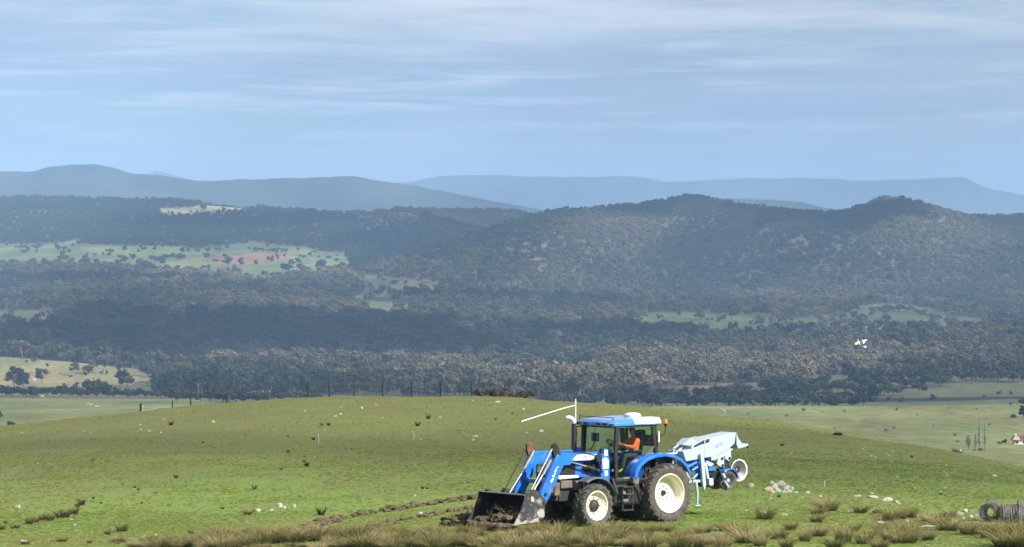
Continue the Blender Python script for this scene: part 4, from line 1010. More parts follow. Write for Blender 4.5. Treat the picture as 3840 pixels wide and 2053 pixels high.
mb = MB(); mb.tube([(-4.03, .2, 2.20), (-4.06, .2, 2.08)], .03, 8); on_im(mb, 'spout_weight', FRAME, rh)
mb = MB(); mb.prism([(-2.50, 2.16), (-2.74, 2.24), (-2.72, 2.31), (-2.48, 2.23)], Y1 + .001, Y1 + .004); bd = on_im(mb, 'badge', BLUE, rh); mb = MB(); mb.prism([(-2.53, 2.185), (-2.71, 2.245), (-2.70, 2.285), (-2.52, 2.225)], Y1 + .0045, Y1 + .006); on_im(mb, 'badge_centre', WHITE_I, rh)
# hitch
mb = MB()
mb.tube([(-.35, .15, 2.02), (-1.05, .15, 2.03), (-1.34, .15, 2.25)], .035, 8); mb.tube([(-1.03, .05, 2.18), (-1.34, .05, 2.32)], .03, 8); mb.tube([(-1.03, .05, 2.18), (-1.0, .05, 1.6)], .03, 8)
for y in (-.4, .36): mb.tube([(-.30, y, .72), (-1.0, y, 1.05), (-1.5, y, 1.14)], .04, 8); mb.tube([(-.1, y * .9, 1.6), (-.85, y, 1.0)], .03, 8)
mb.tube([(-1.30, .3, 1.46), (-1.52, .3, 1.15), (-1.98, .3, 1.14)], .045, 8); mb.box((-1.75, 0, 1.15), (.5, .9, .07))
on_im(mb, 'hitch_frame', WHITE_I)
mb = MB(); mb.prism([(-1.30, 1.76), (-2.4, 1.86), (-2.4, 1.68), (-1.9, 1.62), (-1.35, 1.55)], -.25, .25); mb.tube([(-1.35, .35, 1.60), (-1.75, .35, 1.74)], .05); mb.tube([(-1.5, .38, 1.48), (-2.0, .38, 1.70)], .045); mb.box((-2.2, 0, 1.50), (.7, .7, .12)); mb.tube([(-1.55, .34, 1.2), (-1.9, .34, 1.45)], .05)
on_im(mb, 'blue_frame', BLUE, bevel=.01)
mb = MB(); mb.prism([(-2.24, 1.48), (-2.79, 1.50), (-2.80, 1.25), (-2.51, .90), (-2.29, .92)], -.3, .26); mb.box((-2.3, .0, 1.66), (.9, .5, .12)); mb.box((-2.95, .3, 1.62), (.28, .2, .28)); on_im(mb, 'gearbox', BLACK, bevel=.02)
mb = MB(); mb.prism([(-1.73, 2.0), (-1.87, 2.0), (-1.97, 1.02), (-1.89, .84), (-1.84, 1.02)], Y1 + .04, Y1 + .12); on_im(mb, 'upright_post', WHITE_I, bevel=.008)
mb = MB(); mb.prism([(-1.94, 1.72), (-2.05, 1.72), (-2.16, 1.2), (-2.08, 1.2)], Y1 - .02, Y1 + .06); mb.prism([(-2.15, 1.22), (-2.32, 1.22), (-2.34, 1.02), (-2.26, .98), (-2.15, 1.02)], Y1 - .06, Y1 + .06); mb.prism([(-2.05, 1.79), (-2.42, 1.66), (-2.22, 1.58), (-2.11, 1.64)], Y1 - .02, Y1 + .03)
on_im(mb, 'support_strut', WHITE_I, bevel=.006)
mb = MB(); mb.prism([(-2.58, 1.86), (-2.81, 1.90), (-2.82, 1.54), (-2.70, 1.54), (-2.50, 1.66)], Y1 + .0, Y1 + .025); mb.prism([(-2.84, 1.96), (-3.10, 2.02), (-3.13, 1.80), (-3.02, 1.72), (-2.86, 1.81)], Y1, Y1 + .025); pl = on_im(mb, 'bracket_plate', WHITE_I, bevel=.005)
mb = MB()
for x, z in ((-2.72, 1.82), (-2.74, 1.60), (-3.04, 1.82), (-2.46, 1.40), (-2.42, 1.70)): mb.lathe([(0, .045), (.03, .045), (.03, .02), (.05, .02), (.05, .001)], (x, Y1 + .026, z), 10)
on_im(mb, 'pivot_bolt', FRAME, pl)
# two press wheels with mudguard
for y in (.46, -.1):
    o = bpy.data.objects.new('press_wheel', None); COL.objects.link(o); o.parent = IM; o.location = (-2.93, y, 1.12); o.rotation_euler = (0, R(0), R(-14))
    mb = MB(); mb.lathe([(-.07, .17), (-.10, .24), (-.08, .30), (0, .315), (.08, .30), (.10, .24), (.07, .17)], (0, 0, 0), 36); on_im(mb, 'tyre', RUBBER, o, smooth=True)
    mb = MB(); mb.lathe([(.06, .175), (.04, .10), (.065, .05), (.065, .001)], (0, 0, 0), 24); on_im(mb, 'rim', FRAME, o, smooth=True); mb = MB(); mb.lathe([(.066, .06), (.085, .05), (.09, .001)], (0, 0, 0), 16); on_im(mb, 'hub', WHITE_I, o, smooth=True)
mb = MB(); secs = []
for k in range(9):
    a = R(12 + 118 * k / 8); secs.append([(-2.93 - .37 * math.cos(a) , .34, 1.12 + .39 * math.sin(a)), (-2.93 - .37 * math.cos(a), .60, 1.12 + .39 * math.sin(a)), (-2.93 - .34 * math.cos(a), .62, 1.12 + .36 * math.sin(a)), (-2.93 - .34 * math.cos(a), .34, 1.12 + .36 * math.sin(a))])
mb.loft(secs); on_im(mb, 'wheel_mudguard', BLUE, smooth=True)
mb = MB(); mb.tube([(-2.62, .58, 1.36), (-2.70, .60, 1.22)], .05, 8); mb.tube([(-2.72, .58, 1.12), (-2.86, .58, .92)], .04, 8); on_im(mb, 'wheel_arm', WHITE_I)
# scalloped disc
mb = MB(); n = 60; prof = [(0.0, 0.10), (0.25, 0.085), (.5, .065), (.75, .035), (.92, 0.008)]
vs = [(0, .10, 0)]; fs = []
for j, (q, dp) in enumerate(prof[1:] + [(1.0, -.012)]):
    for k in range(n):
        a = 2 * math.pi * k / n; r = q * .335
        if j == 4: r = .335 * (1.0 + .055 * abs(math.sin(a * 5)))
        vs.append((r * math.cos(a), -dp * 1.2, r * math.sin(a)))
vs[0] = (0, -.12, 0)
for k in range(n): fs.append((0, 1 + k, 1 + (k + 1) % n))
for j in range(4):
    for k in range(n): fs.append((1 + j * n + k, 1 + j * n + (k + 1) % n, 1 + (j + 1) * n + (k + 1) % n, 1 + (j + 1) * n + k))
me = bpy.data.meshes.new('disc_blade'); me.from_pydata(vs, [], fs); me.update()
DISC = mat('dull_disc_steel', (0.15, 0.148, 0.145), 0.5, metal=0.35, var=0.2, vscale=5); RIMW = mat('worn_disc_rim', (0.78, 0.77, 0.72), 0.4, metal=0.1)
me.materials.append(DISC); me.materials.append(RIMW)
me.polygons.foreach_set('material_index', [0] * (n + 3 * n) + [1] * n)
disc = link('disc_blade', me, None, IM, smooth=True); disc.location = (-3.46, .44, 1.42); disc.rotation_euler = (0, 0, R(0))
so_ = disc.modifiers.new('thick', 'SOLIDIFY'); so_.thickness = .012
mb = MB(); mb.tube([(-3.46, .32, 1.42), (-3.4, .1, 1.45), (-3.0, .1, 1.7)], .045, 8); on_im(mb, 'disc_arm', FRAME)
mb = MB(); mb.tube([(-1.60, .46, 1.14), (-1.63, .5, .78), (-1.62, .5, .42)], [.05, .045, .035], 8); mb.box((-1.60, .5, .40), (.22, .14, .03)); on_im(mb, 'parking_leg', WHITE_I)
#@@STAGE4

# ------------------------------------------------------------------ trees, shrubs and farm buildings of the valley
DARK_LEAF = foliage_mat('dark_leaves', [(0.011, 0.019, 0.012), (0.018, 0.028, 0.015), (0.028, 0.038, 0.020), (0.044, 0.050, 0.028)])
GREY_LEAF = foliage_mat('grey_green_leaves', [(0.070, 0.080, 0.048), (0.095, 0.098, 0.062), (0.125, 0.115, 0.075)])
FAR_LEAF = foliage_mat('blue_green_leaves', [(0.030, 0.044, 0.030), (0.045, 0.056, 0.036), (0.06, 0.065, 0.042)])
TWIG = mat('bare_twigs', (0.15, 0.125, 0.115), 0.9, var=0.3)
KINDS = {}
for k, (kind, n) in enumerate((('round', 3), ('spread', 3), ('gum', 3), ('shrub', 3))):
    for leafname, leaf in (('dark', DARK_LEAF), ('grey', GREY_LEAF), ('far', FAR_LEAF)):
        KINDS[kind, leafname] = [proto_tree(kind, 900 + 10 * k + j + len(leafname), 1.0, 46 if leafname != 'far' else 26, 0.062 if leafname != 'far' else .085, leaf, BARK) for j in range(n)]
_ti = [0]
def tree(P, h, kind, leaf, label, group=None, wide=1.0, name=None, rz=None):
    _ti[0] += 1
    cm, tm = KINDS[kind, leaf][_ti[0] % 3]
    nm = name or {'round': 'round_tree', 'spread': 'spreading_tree', 'gum': 'gum_tree', 'shrub': 'shrub'}[kind]
    o = empty(nm, P, random.random() * 6.28 if rz is None else rz, label, 'shrub' if kind == 'shrub' else 'tree', group)
    o.scale = (h * wide, h * wide, h)
    for nme, me in (('crown', cm), ('trunk', tm)):
        c = bpy.data.objects.new(nme, me); COL.objects.link(c); c.parent = o
    return o
def vtree(px, py, hp, kind, leaf, label, group=None, wide=1.0, name=None, dmin=900):
    P = on_valley(px, py, dmin); return tree(P, hp / F * P.y, kind, leaf, label, group, wide, name)
rr = random.Random(21)
# long row beyond the left paddocks
L1_, G1_ = 'dark bushy tree in the long row along the far edge of the green left paddock', 'row of dark trees beyond the left paddock'
x = -30
while x < 670:
    if not (196 < x < 222):
        h = rr.uniform(44, 62) * (0.8 if x > 420 else 1)
        vtree(x, 1487 + x * .012 + rr.uniform(-2, 3), h, rr.choice(('round', 'round', 'spread')), 'dark', L1_, G1_, rr.uniform(.95, 1.35), dmin=1800)
    x += rr.uniform(17, 30)
# dark trees just over the brow of the near hill
L2_, G2_ = 'dark tree in the belt just over the brow behind the fence posts', 'dark belt of trees behind the brow'
x = 660
while x < 1200:
    vtree(x, rr.uniform(1500, 1516), rr.uniform(46, 66), rr.choice(('round', 'spread')), 'dark', L2_, G2_, rr.uniform(1, 1.4), dmin=1800)
    x += rr.uniform(22, 40)
L2b, G2b = 'dark tree in the belt over the brow to the right of the bramble', 'dark trees over the brow above the tractor'
x = 2040
while x < 2480:
    vtree(x, rr.uniform(1512, 1530), rr.uniform(55, 74), rr.choice(('round', 'spread')), 'dark', L2b, G2b, rr.uniform(1, 1.4), dmin=1800)
    x += rr.uniform(20, 36)
# belt above the pale right paddock
L3_, G3_ = 'dark tree in the thick belt above the pale right hand paddock', 'thick belt of dark trees above the right paddock'
for py0, x0, x1, h0, h1, st in ((1529, 2440, 3260, 60, 84, 36), (1508, 2400, 3300, 62, 88, 40), (1480, 2700, 3480, 56, 78, 42), (1454, 2880, 3560, 50, 70, 44), (1430, 3150, 3860, 60, 84, 30), (1404, 3300, 3860, 56, 78, 34)):
    x = x0
    while x < x1:
        if rr.random() > .12: vtree(x, py0 + rr.uniform(-5, 5), rr.uniform(h0, h1), rr.choice(('round', 'spread', 'spread')), 'dark', L3_, G3_, rr.uniform(.95, 1.4), dmin=1900)
        x += rr.uniform(.7, 1.4) * st
for px, py, h, w, lb in ((2960, 1462, 66, 1.7, 'broad dark tree standing tallest in the belt right of the planter'), (3255, 1458, 78, 1.5, 'tall rounded dark tree in the middle of the right hand belt'), (3520, 1440, 66, 1.5, 'broad dark tree at the upper right end of the belt')):
    vtree(px, py, h, 'spread', 'dark', lb, None, w, dmin=1900)
for px, py, h, lb in ((3332, 1512, 30, 'small dark tree alone at the left end of the dull olive field'), (3382, 1514, 28, 'small tree just above the ridge line in the olive field'), (3498, 1506, 32, 'dark upright shrub in the middle of the olive field'), (3746, 1487, 26, 'dark oval tree alone high in the olive field'), (3790, 1484, 18, 'small bushy tree right of the oval tree in the olive field'), (3690, 1492, 14, 'faint low shrub left of the oval tree in the olive field')):
    vtree(px, py, h, 'round', 'dark', lb, None, 1.1, dmin=1900)
# shrubs on the pale right paddock
LS_, GS_ = 'small grey shrub dotted on the pale right hand paddock', 'small shrubs on the right paddock'
for px, py, h in ((2807, 1556, 9), (2948, 1565, 12), (3013, 1545, 16), (3363, 1540, 12), (3325, 1620, 14), (3352, 1609, 12), (3581, 1638, 14), (3589, 1662, 12), (3561, 1535, 8), (3662, 1536, 8), (3711, 1597, 10), (3085, 1548, 7), (3240, 1580, 7), (3440, 1560, 8), (3500, 1600, 8), (2880, 1580, 7), (3130, 1610, 8)):
    vtree(px, py, h, 'shrub', 'grey', LS_, GS_, 1.3)
vtree(3165, 1548, 14, 'shrub', 'grey', 'reddish dead shrub high on the pale right paddock', None, .9)
vtree(3834, 1526, 42, 'round', 'dark', 'upper crown of dark tree cut by the right edge of the picture', None, 1.0)
vtree(3838, 1568, 52, 'round', 'dark', 'dense dark tree at the right picture edge above the house', None, 1.0)
vtree(3798, 1574, 24, 'shrub', 'dark', 'low dark bush left of the dense tree at the right edge', None, 1.2)
vtree(3788, 1520, 13, 'shrub', 'dark', 'dark shrub on the ridge line near the right edge', None, 1.2)
vtree(3676, 1694, 17, 'shrub', 'dark', 'low dark bush at the foot of the bare poplars', None, 1.0)
vtree(3654, 1693, 10, 'shrub', 'dark', 'tiny dark bush left of the foot of the poplars', None, 1.3)
vtree(3768, 1670, 28, 'round', 'dark', 'dark green tree beside the red roofed farmhouse', None, 1.0)
vtree(3750, 1668, 14, 'shrub', 'dark', 'low shrub left of the tree by the farmhouse', None, 1.6)
vtree(3592, 1712, 38, 'shrub', 'grey', 'wide grey green bush showing over the right shoulder of the hill', None, 1.25)
def bare_tree(px, py, hp, spread, n, label, name):
    P = on_valley(px, py); h = hp / F * P.y; o = empty(name, P, 0, label, 'tree'); r = random.Random(px)
    mb = MB(); mb.tube([(0, 0, -.3), (.1, 0, h * .5), (0, 0, h * .96)], [h * .017, h * .012, h * .004], 6); mb.build('trunk', BARK, o)
    mb = MB()
    for k in range(n):
        z = h * r.uniform(.12, .9); a = r.random() * 6.28; l = spread * h * (1.05 - z / h) * r.uniform(.5, 1.1)
        p1 = Vector((math.cos(a) * l * .5, math.sin(a) * l * .5, z + l * .9)); p2 = Vector((math.cos(a) * l * .8, math.sin(a) * l * .8, z + l * 2.0))
        mb.tube([(0, 0, z), p1, p2], [h * .006, h * .004, h * .002], 4)
        for q in range(3):
            p3 = p1 + Vector((r.uniform(-1, 1), r.uniform(-1, 1), r.uniform(.3, 1.6))) * l * .5; mb.tube([p1, p3], [h * .0035, h * .0018], 4)
    mb.build('branches', TWIG, o)
bare_tree(3672, 1694, 128, .10, 60, 'tall bare poplar, left of the pair by the farmhouse', 'bare_poplar')
bare_tree(3692, 1694, 112, .10, 55, 'slightly shorter bare poplar, right of the pair by the farmhouse', 'bare_poplar')
bare_tree(3658, 1694, 72, .22, 60, 'bare grey tree with a broad head left of the poplars', 'bare_tree')
bare_tree(3632, 1690, 58, .42, 80, 'leafless rounded grey tree farthest left of the poplars', 'bare_tree')
# farmhouse
HP = on_valley(3838, 1668); u = HP.y / F
fh = empty('farmhouse', HP, R(-8), 'farmhouse with rusty red roof and white walls at the right edge of the picture', 'house')
ROOF = mat('red_roof_iron', (0.27, 0.075, 0.05), 0.7, var=0.35, vscale=.8); WALLW = mat('white_wall', (0.72, 0.72, 0.70), 0.7, var=.1)
w_ = 95 * u; 
mb = MB(); mb.box((0, 0, 9 * u), (w_ * .9, 40 * u, 18 * u)); mb.build('wall', WALLW, fh)
mb = MB(); mb.prism([(-w_ * .54, 17 * u), (-w_ * .36, 33 * u), (w_ * .36, 33 * u), (w_ * .54, 17 * u)], -24 * u, 24 * u); mb.build('roof', ROOF, fh)
mb = MB(); mb.box((-w_ * .42, -26 * u, 13 * u), (w_ * .36, 14 * u, 1.5 * u)); mb.tube([(-w_ * .58, -32 * u, 0), (-w_ * .58, -32 * u, 13 * u)], .6 * u); mb.tube([(-w_ * .3, -32 * u, 0), (-w_ * .3, -32 * u, 13 * u)], .6 * u); mb.build('verandah', ROOF, fh)
mb = MB(); mb.box((-w_ * .30, -2 * u, 36 * u), (6 * u, 6 * u, 9 * u)); mb.build('chimney', WALLW, fh)
mb = MB(); mb.prism([(-w_ * .42, 18 * u), (-w_ * .34, 31 * u), (-w_ * .20, 31 * u), (-w_ * .12, 18 * u)], -26.5 * u, -24.2 * u); mb.build('gable', mat('pale_gable', (.62, .50, .44), .7), fh)
for q in (-.24, .02, .24):
    mb = MB(); mb.box((w_ * q, -20.2 * u, 9 * u), (8 * u, .8 * u, 8 * u)); wn = mb.build('window', BLACK, fh)
mb = MB(); mb.box((w_ * .13, -20.2 * u, 6.5 * u), (6 * u, .8 * u, 13 * u)); mb.build('door', mat('door_brown', (.1, .06, .04), .6), fh)
# left paddock shrubs
LP_, GP_ = 'small dark shrub on the pale sloping paddock at far left', 'shrubs on the pale left paddock'
for px, py, h in ((99, 1364, 17), (177, 1379, 18), (41, 1386, 10), (337, 1394, 15), (319, 1413, 22), (263, 1420, 15), (380, 1407, 20), (399, 1405, 18), (445, 1394, 26), (350, 1425, 9), (33, 1432, 14), (287, 1452, 22), (318, 1455, 30), (120, 1400, 8), (225, 1405, 8)):
    vtree(px, py, h, 'round' if h > 15 else 'shrub', 'dark', LP_, GP_, .95, dmin=2300)
vtree(388, 1404, 76, 'gum', 'grey', 'pale arching gum tree on the edge of the woods above the left paddock', None, .9, dmin=2300)
vtree(128, 1368, 26, 'gum', 'grey', 'pale gum tree at the top rim of the far left paddock', None, 1.1, dmin=2300)
vtree(45, 1604, 30, 'shrub', 'dark', 'round dark bush on the green paddock behind the left brow', None, 1.15)
vtree(2, 1568, 34, 'shrub', 'dark', 'dark bush cut by the left picture edge above the brow', None, .5)
# trees in the distant bright paddocks
LF_, GF_ = 'blue green tree standing in the distant bright green paddocks', 'trees dotted over the distant green paddocks'
for px, py, h in ((76, 935, 18), (136, 938, 30), (355, 962, 15), (407, 963, 18), (455, 975, 28), (500, 975, 24), (595, 985, 36), (527, 985, 22), (570, 985, 28), (620, 980, 34), (647, 978, 30), (680, 972, 28), (740, 955, 24), (780, 948, 24), (820, 944, 24), (850, 942, 26), (783, 1020, 14), (851, 1026, 22), (960, 945, 22), (985, 946, 18), (1010, 948, 22), (1028, 953, 30), (1072, 953, 22), (1138, 970, 18), (1233, 972, 20), (1261, 988, 20), (1076, 1018, 10), (1044, 940, 16), (880, 1036, 26), (925, 1042, 20), (1000, 1036, 18), (1180, 955, 18), (210, 920, 16), (300, 915, 20), (430, 925, 16), (545, 930, 20), (1290, 1008, 22), (1370, 1030, 16), (1440, 1058, 20), (1480, 1066, 24), (1520, 1068, 20)):
    vtree(px, py, h, rr.choice(('round', 'spread', 'gum')), 'far', LF_, GF_, rr.uniform(1, 1.3), dmin=4600)
L5_, G5_ = 'dark tree along the crest of the small green ridge at right', 'trees along the small green ridge'
for px, py, h in ((3300, 1172, 28), (3319, 1168, 30), (3330, 1160, 26), (3319, 1178, 26), (3345, 1174, 30), (3375, 1172, 42), (3411, 1172, 34), (3440, 1180, 28), (3463, 1188, 30), (3490, 1194, 26), (3519, 1204, 28), (3550, 1212, 26), (3591, 1222, 28), (3630, 1230, 24), (3670, 1236, 26), (3270, 1186, 22), (3240, 1194, 18), (3205, 1196, 20), (3165, 1196, 20), (3120, 1198, 22), (3080, 1198, 20)):
    vtree(px, py, h, rr.choice(('round', 'spread')), 'far', L5_, G5_, rr.uniform(1.1, 1.5), dmin=4400)
L6_, G6_ = 'dark tree in the loose line along the flat green field at right', 'trees along the flat green field'
for px, py, h in ((2653, 1206, 18), (2671, 1206, 18), (2691, 1211, 22), (2631, 1200, 32), (2610, 1196, 24), (2856, 1240, 26), (2835, 1236, 18), (3495, 1243, 20), (3215, 1214, 16), (3279, 1216, 12), (3299, 1215, 18), (3000, 1216, 16), (2760, 1226, 20), (2470, 1200, 14), (2405, 1205, 18)):
    vtree(px, py, h, 'round', 'far', L6_, G6_, 1.0, dmin=4300)
for px, py, h, lb in ((2573, 737, 25, 'tall leaning tree on the summit of the wooded hill'), (2602, 738, 18, 'smaller round tree on the summit of the wooded hill'), (2082, 792, 24, 'leaning tree on the saddle left of the wooded summit'), (2113, 796, 20, 'round tree on the saddle left of the wooded summit')):
    z = on_valley(px, py + 8, 6500); tree(z, h / F * z.y, 'gum', 'far', lb, None, 1.2)

# ------------------------------------------------------------------ fence on the brow
POSTM = mat('weathered_post', (0.035, 0.033, 0.032), 0.9, var=.3, vscale=8); WIREM = mat('fence_wire', (0.10, 0.10, 0.10), 0.5, metal=.6)
fp0 = [(1155, 1489, 55), (1236, 1487, 50), (1327, 1485, 50), (1435, 1484, 53), (1545, 1484, 54), (1652, 1484, 55), (1770, 1488, 60)]
f0 = None; pts = []
for i, (px, py, hp) in enumerate(fp0):
    yc, dc = (float(k) for k in crest(px)); d = dc + 3.0
    x = (px - 1920) / F * d; z = hill_xy(x, d); ztop = ZC - (py - hp - HZ) / F * d
    pts.append((Vector((x, d, z)), ztop))
f0 = empty('wire_fence', pts[0][0], 0, 'wire fence with seven dark posts along the brow of the hill', 'fence')
for i, (P, zt) in enumerate(pts):
    mb = MB(); b = P - pts[0][0]; lean = (.04, -.05, .03, .02, -.02, .01, .0)[i]
    mb.tube([(b.x, b.y, b.z - .4), (b.x + lean * .5, b.y, b.z + (zt - P.z) * .5), (b.x + lean, b.y, b.z + zt - P.z)], [.075, .07, .06], 8)
    if i == 3: mb.tube([(b.x, b.y, b.z + zt - P.z - .08), (b.x - .18, b.y, b.z + zt - P.z + .02)], .03, 5)
    mb.build('fence_post', POSTM, f0)
for fr in (.35, .62, .92):
    mb = MB(); mb.tube([(P - pts[0][0]) + Vector((0, -.07, (zt - P.z) * fr)) for P, zt in pts], .007, 5); mb.build('fence_wire', WIREM, f0)
LG_ = 'fence strainer with pale stay rail standing on the left brow'
def brow(px, back=3.0):
    yc, dc = (float(k) for k in crest(px)); d = dc + back; x = (px - 1920) / F * d
    return Vector((x, d, hill_xy(x, d)))
B = brow(528, 1.0); sf = empty('fence_strainer', B, 0, LG_, 'fence')
PALEWOOD = mat('pale_wood', (.42, .38, .29), .85, var=.2, vscale=6)
mb = MB(); mb.tube([(0, 0, -.3), (0, 0, .62)], .09, 8); mb.build('post', POSTM, sf); mb = MB(); mb.tube([(.12, -.05, -.2), (.12, -.05, .52)], .05, 8); mb.tube([(.12, -.05, .10), (.7, 0, .12), (1.35, .1, .32)], .035, 6); mb.build('stay_rail', PALEWOOD, sf)
for px, hh, lb in ((646, .55, 'short grey post right of the strainer on the left brow'), (715, .65, 'thin grey post midway along the left brow'), (850, .95, 'stout dark post on the brow left of the wire fence')):
    B = brow(px, 1.0); mb = MB(); mb.tube([(0, 0, -.3), (0.01, 0, hh)], .07 if px > 800 else .05, 8); o = mb.build('fence_post', POSTM); o.location = B; tag(o, lb, 'post')

# ------------------------------------------------------------------ brambles on the brow
BRAMBLE = foliage_mat('bramble_leaves', [(.060, .042, .032), (.085, .060, .046), (.07, .06, .04)])
def bramble(px0, px1, hp, n, label):
    yc, dc = (float(k) for k in crest((px0 + px1) / 2)); d = dc + 1.5; x0, x1 = (px0 - 1920) / F * d, (px1 - 1920) / F * d
    o = empty('bramble_bush', ((x0 + x1) / 2, d, hill_xy((x0 + x1) / 2, d)), 0, label, 'bush'); r = np.random.default_rng(px0)
    h = hp / F * d; w = x1 - x0; cs, rs = [], []
    for k in range(n):
        q = r.random(); hh = h * (.55 + .4 * r.random()); cs.append(np.array([(q - .5) * w * .92, r.normal() * .5, hh * (.2 + .5 * r.random())])); rs.append(hh * .42)
    v, f = leaf_quads(r, cs, rs, 150, .075); link('foliage', mesh_np('foliage', v, f, [BRAMBLE]), None, o)
    mb = MB()
    for k in range(26):
        a = Vector(((r.random() - .5) * w * .95, r.normal() * .4, 0)); b = a + Vector((r.normal() * .3, r.normal() * .3, h * (.7 + .45 * r.random()))); mb.tube([a, (a + b) * .5 + Vector((r.normal() * .1, 0, .1)), b], [.018, .013, .006], 4)
    mb.build('canes', TWIG, o)
bramble(1782, 1905, 42, 15, 'brown bramble thicket right of the last fence post, taller left mass')
bramble(1890, 2018, 36, 14, 'brown bramble thicket on the brow, lower right mass')
B = brow(2022, -4); mb = MB(); r_ = random.Random(4)
for k in range(5): mb.tube([(0, 0, 0), (r_.uniform(-.1, .1), 0, .6), (r_.uniform(-.3, .3), r_.uniform(-.2, .2), r_.uniform(1.0, 1.4))], [.02, .014, .006], 5)
o = mb.build('bare_sapling', TWIG); o.location = B; tag(o, 'thin bare sapling at the right end of the brambles', 'sapling')

# ------------------------------------------------------------------ stones
def stone_mesh(seed):
    bm = bmesh.new(); bmesh.ops.create_icosphere(bm, subdivisions=3, radius=1); r = random.Random(seed)
    pl = [(Vector((r.gauss(0, 1), r.gauss(0, 1), r.gauss(0, .8))).normalized(), r.uniform(.55, .85)) for _ in range(9)]
    for v in bm.verts:
        for n_, dd in pl:
            q = v.co.dot(n_) - dd
            if q > 0: v.co -= n_ * q * .92
        v.co += v.co.normalized() * mnoise.noise(v.co * 2.6 + Vector((seed, 0, 0))) * .10
    me = bpy.data.meshes.new('stone'); bm.to_mesh(me); bm.free(); me.polygons.foreach_set('use_smooth', [True] * len(me.polygons)); me.set_sharp_from_angle(angle=R(28)); return me
STONE = mat('pale_limestone', (0.42, 0.40, 0.345), 0.9, var=.35, vscale=3, dirt=(.17, .165, .12), dirt_amt=.4, dscale=2.5, bump=.5, bscale=6)
STONE_T = mat('tan_stone', (0.40, 0.31, 0.20), 0.9, var=.3, vscale=3, bump=.5, bscale=6)
SM = [stone_mesh(k) for k in range(6)]; SMT = [m.copy() for m in SM]
for m in SM: m.materials.append(STONE)
for m in SMT: m.materials.append(STONE_T)
def stone(P, w, hgt, label, group=None, tan=False, dep=None):
    o = bpy.data.objects.new('stone', (SMT if tan else SM)[rr.randrange(6)]); COL.objects.link(o)
    o.location = P + Vector((0, 0, hgt * .08)); o.scale = (w / 2, (dep or w * .8) / 2, hgt * .62); o.rotation_euler = (rr.uniform(-.2, .2), rr.uniform(-.2, .2), rr.random() * .8 - .4)
    return tag(o, label, 'stone', group)
def hstone(px, py, wp, hp, label, group=None, tan=False):
    P = on_hill(px, py + hp * .4); k = P.y / F; return stone(P, wp * k * 1.1, hp * k * 1.15, label, group, tan)
UNI = [(1050, 1893, 26, 26, 'white boulder left of the furrows, the largest on the bright green slope'), (1066, 1903, 14, 10, 'small white stone touching the white boulder'), (1017, 1914, 18, 9, 'flat pale stone lower left of the white boulder'), (1103, 1898, 16, 14, 'pale stone right of the white boulder'),
 (1576, 1929, 24, 16, 'round cream stone between the two furrows'), (1555, 1862, 10, 12, 'small pale stone above the upper furrow'), (66, 1896, 22, 18, 'white boulder near the left picture edge above the brown plants'), (268, 1939, 16, 8, 'flat white stone right of the brown dock plants'), (281, 1962, 16, 9, 'white stone just below the flat one at lower left'),
 (87, 2028, 26, 10, 'long white stone in the bottom left corner'), (582, 2003, 18, 7, 'flat pale stone at lower left, nearer the tussocks'), (540, 2011, 14, 7, 'small dull stone left of the flat pale one at lower left'), (967, 1914, 24, 14, 'pale stone with brown tuft on the green slope left of the white boulder'),
 (1356, 1533, 12, 13, 'upright pale stone below the middle of the fence'), (1276, 1551, 14, 8, 'pale stone below the second and third fence posts'), (1258, 1558, 14, 9, 'grey stone left of the pale one below the fence'), (1409, 1517, 18, 6, 'flat white stone under the fourth fence post'), (1548, 1509, 8, 7, 'small round white stone under the fifth fence post'),
 (1773, 1511, 10, 7, 'small white stone at the foot of the last fence post'), (1865, 1512, 26, 7, 'flat grey stone below the brambles'), (1782, 1634, 24, 8, 'long flat stone on the slope left of the marker arm'), (1774, 1660, 14, 12, 'pale stone with points above the loader'), (2028, 1612, 20, 12, 'white stone under the slanting marker arm'),
 (1962, 1537, 14, 8, 'white stone above the slanting marker arm'), (1651, 1566, 14, 12, 'grey stone right of the two black rushes'), (1974, 1622, 12, 6, 'small stone left of the white one under the marker arm'),
 (2868, 1912, 26, 12, 'flat cream stone on the grass right of the planter'), (2941, 1925, 28, 9, 'long cream stone right of the flat cream stone'), (3076, 1868, 22, 8, 'flat white stone on the slope right of the pale stake'), (3215, 1866, 28, 10, 'white stone, left of the line of three right of the stakes'), (3272, 1870, 46, 13, 'broad white stone in the middle of the line of three'),
 (3324, 1877, 44, 16, 'largest white stone at the right of the line of three'), (3362, 1884, 16, 12, 'upright white stone right of the line of three'), (3268, 1856, 22, 7, 'thin white stone behind the broad one'), (3302, 1950, 34, 10, 'bluish white stone in front of the dark log'), (3399, 1942, 18, 12, 'pale stone among tussocks left of the fallen branch'),
 (3027, 1851, 20, 10, 'pale stone just right of the rock pile'), (3364, 1787, 14, 6, 'small white stone halfway up the right slope'), (3266, 1711, 12, 7, 'white stone high on the right slope, left of a pair'), (3283, 1714, 12, 7, 'white stone high on the right slope, right of a pair'), (3187, 1723, 10, 6, 'small stone left of the pair high on the right slope'),
 (3727, 1783, 26, 8, 'flat white stone on the far right slope'), (3722, 1953, 14, 10, 'small cream stone in front of the wire rolls'), (82, 1622, 14, 5, 'flat white stone just under the left brow'), (799, 1580, 14, 9, 'white stone left of centre under the brow'), (525, 1595, 10, 6, 'white stone under the strainer post, upper one'), (527, 1612, 9, 9, 'pale stone under the strainer post, lower one'), (559, 1614, 10, 9, 'pale stone right of the two under the strainer post'), (615, 1574, 10, 6, 'small stone left of the black plant on the left brow'), (2815, 1820, 30, 20, None)]
for px, py, w, h, lb in UNI:
    if lb is None: hstone(px, py, w, h, 'tan boulder between the planter and the rock pile', None, True)
    else: hstone(px, py, w, h, lb)
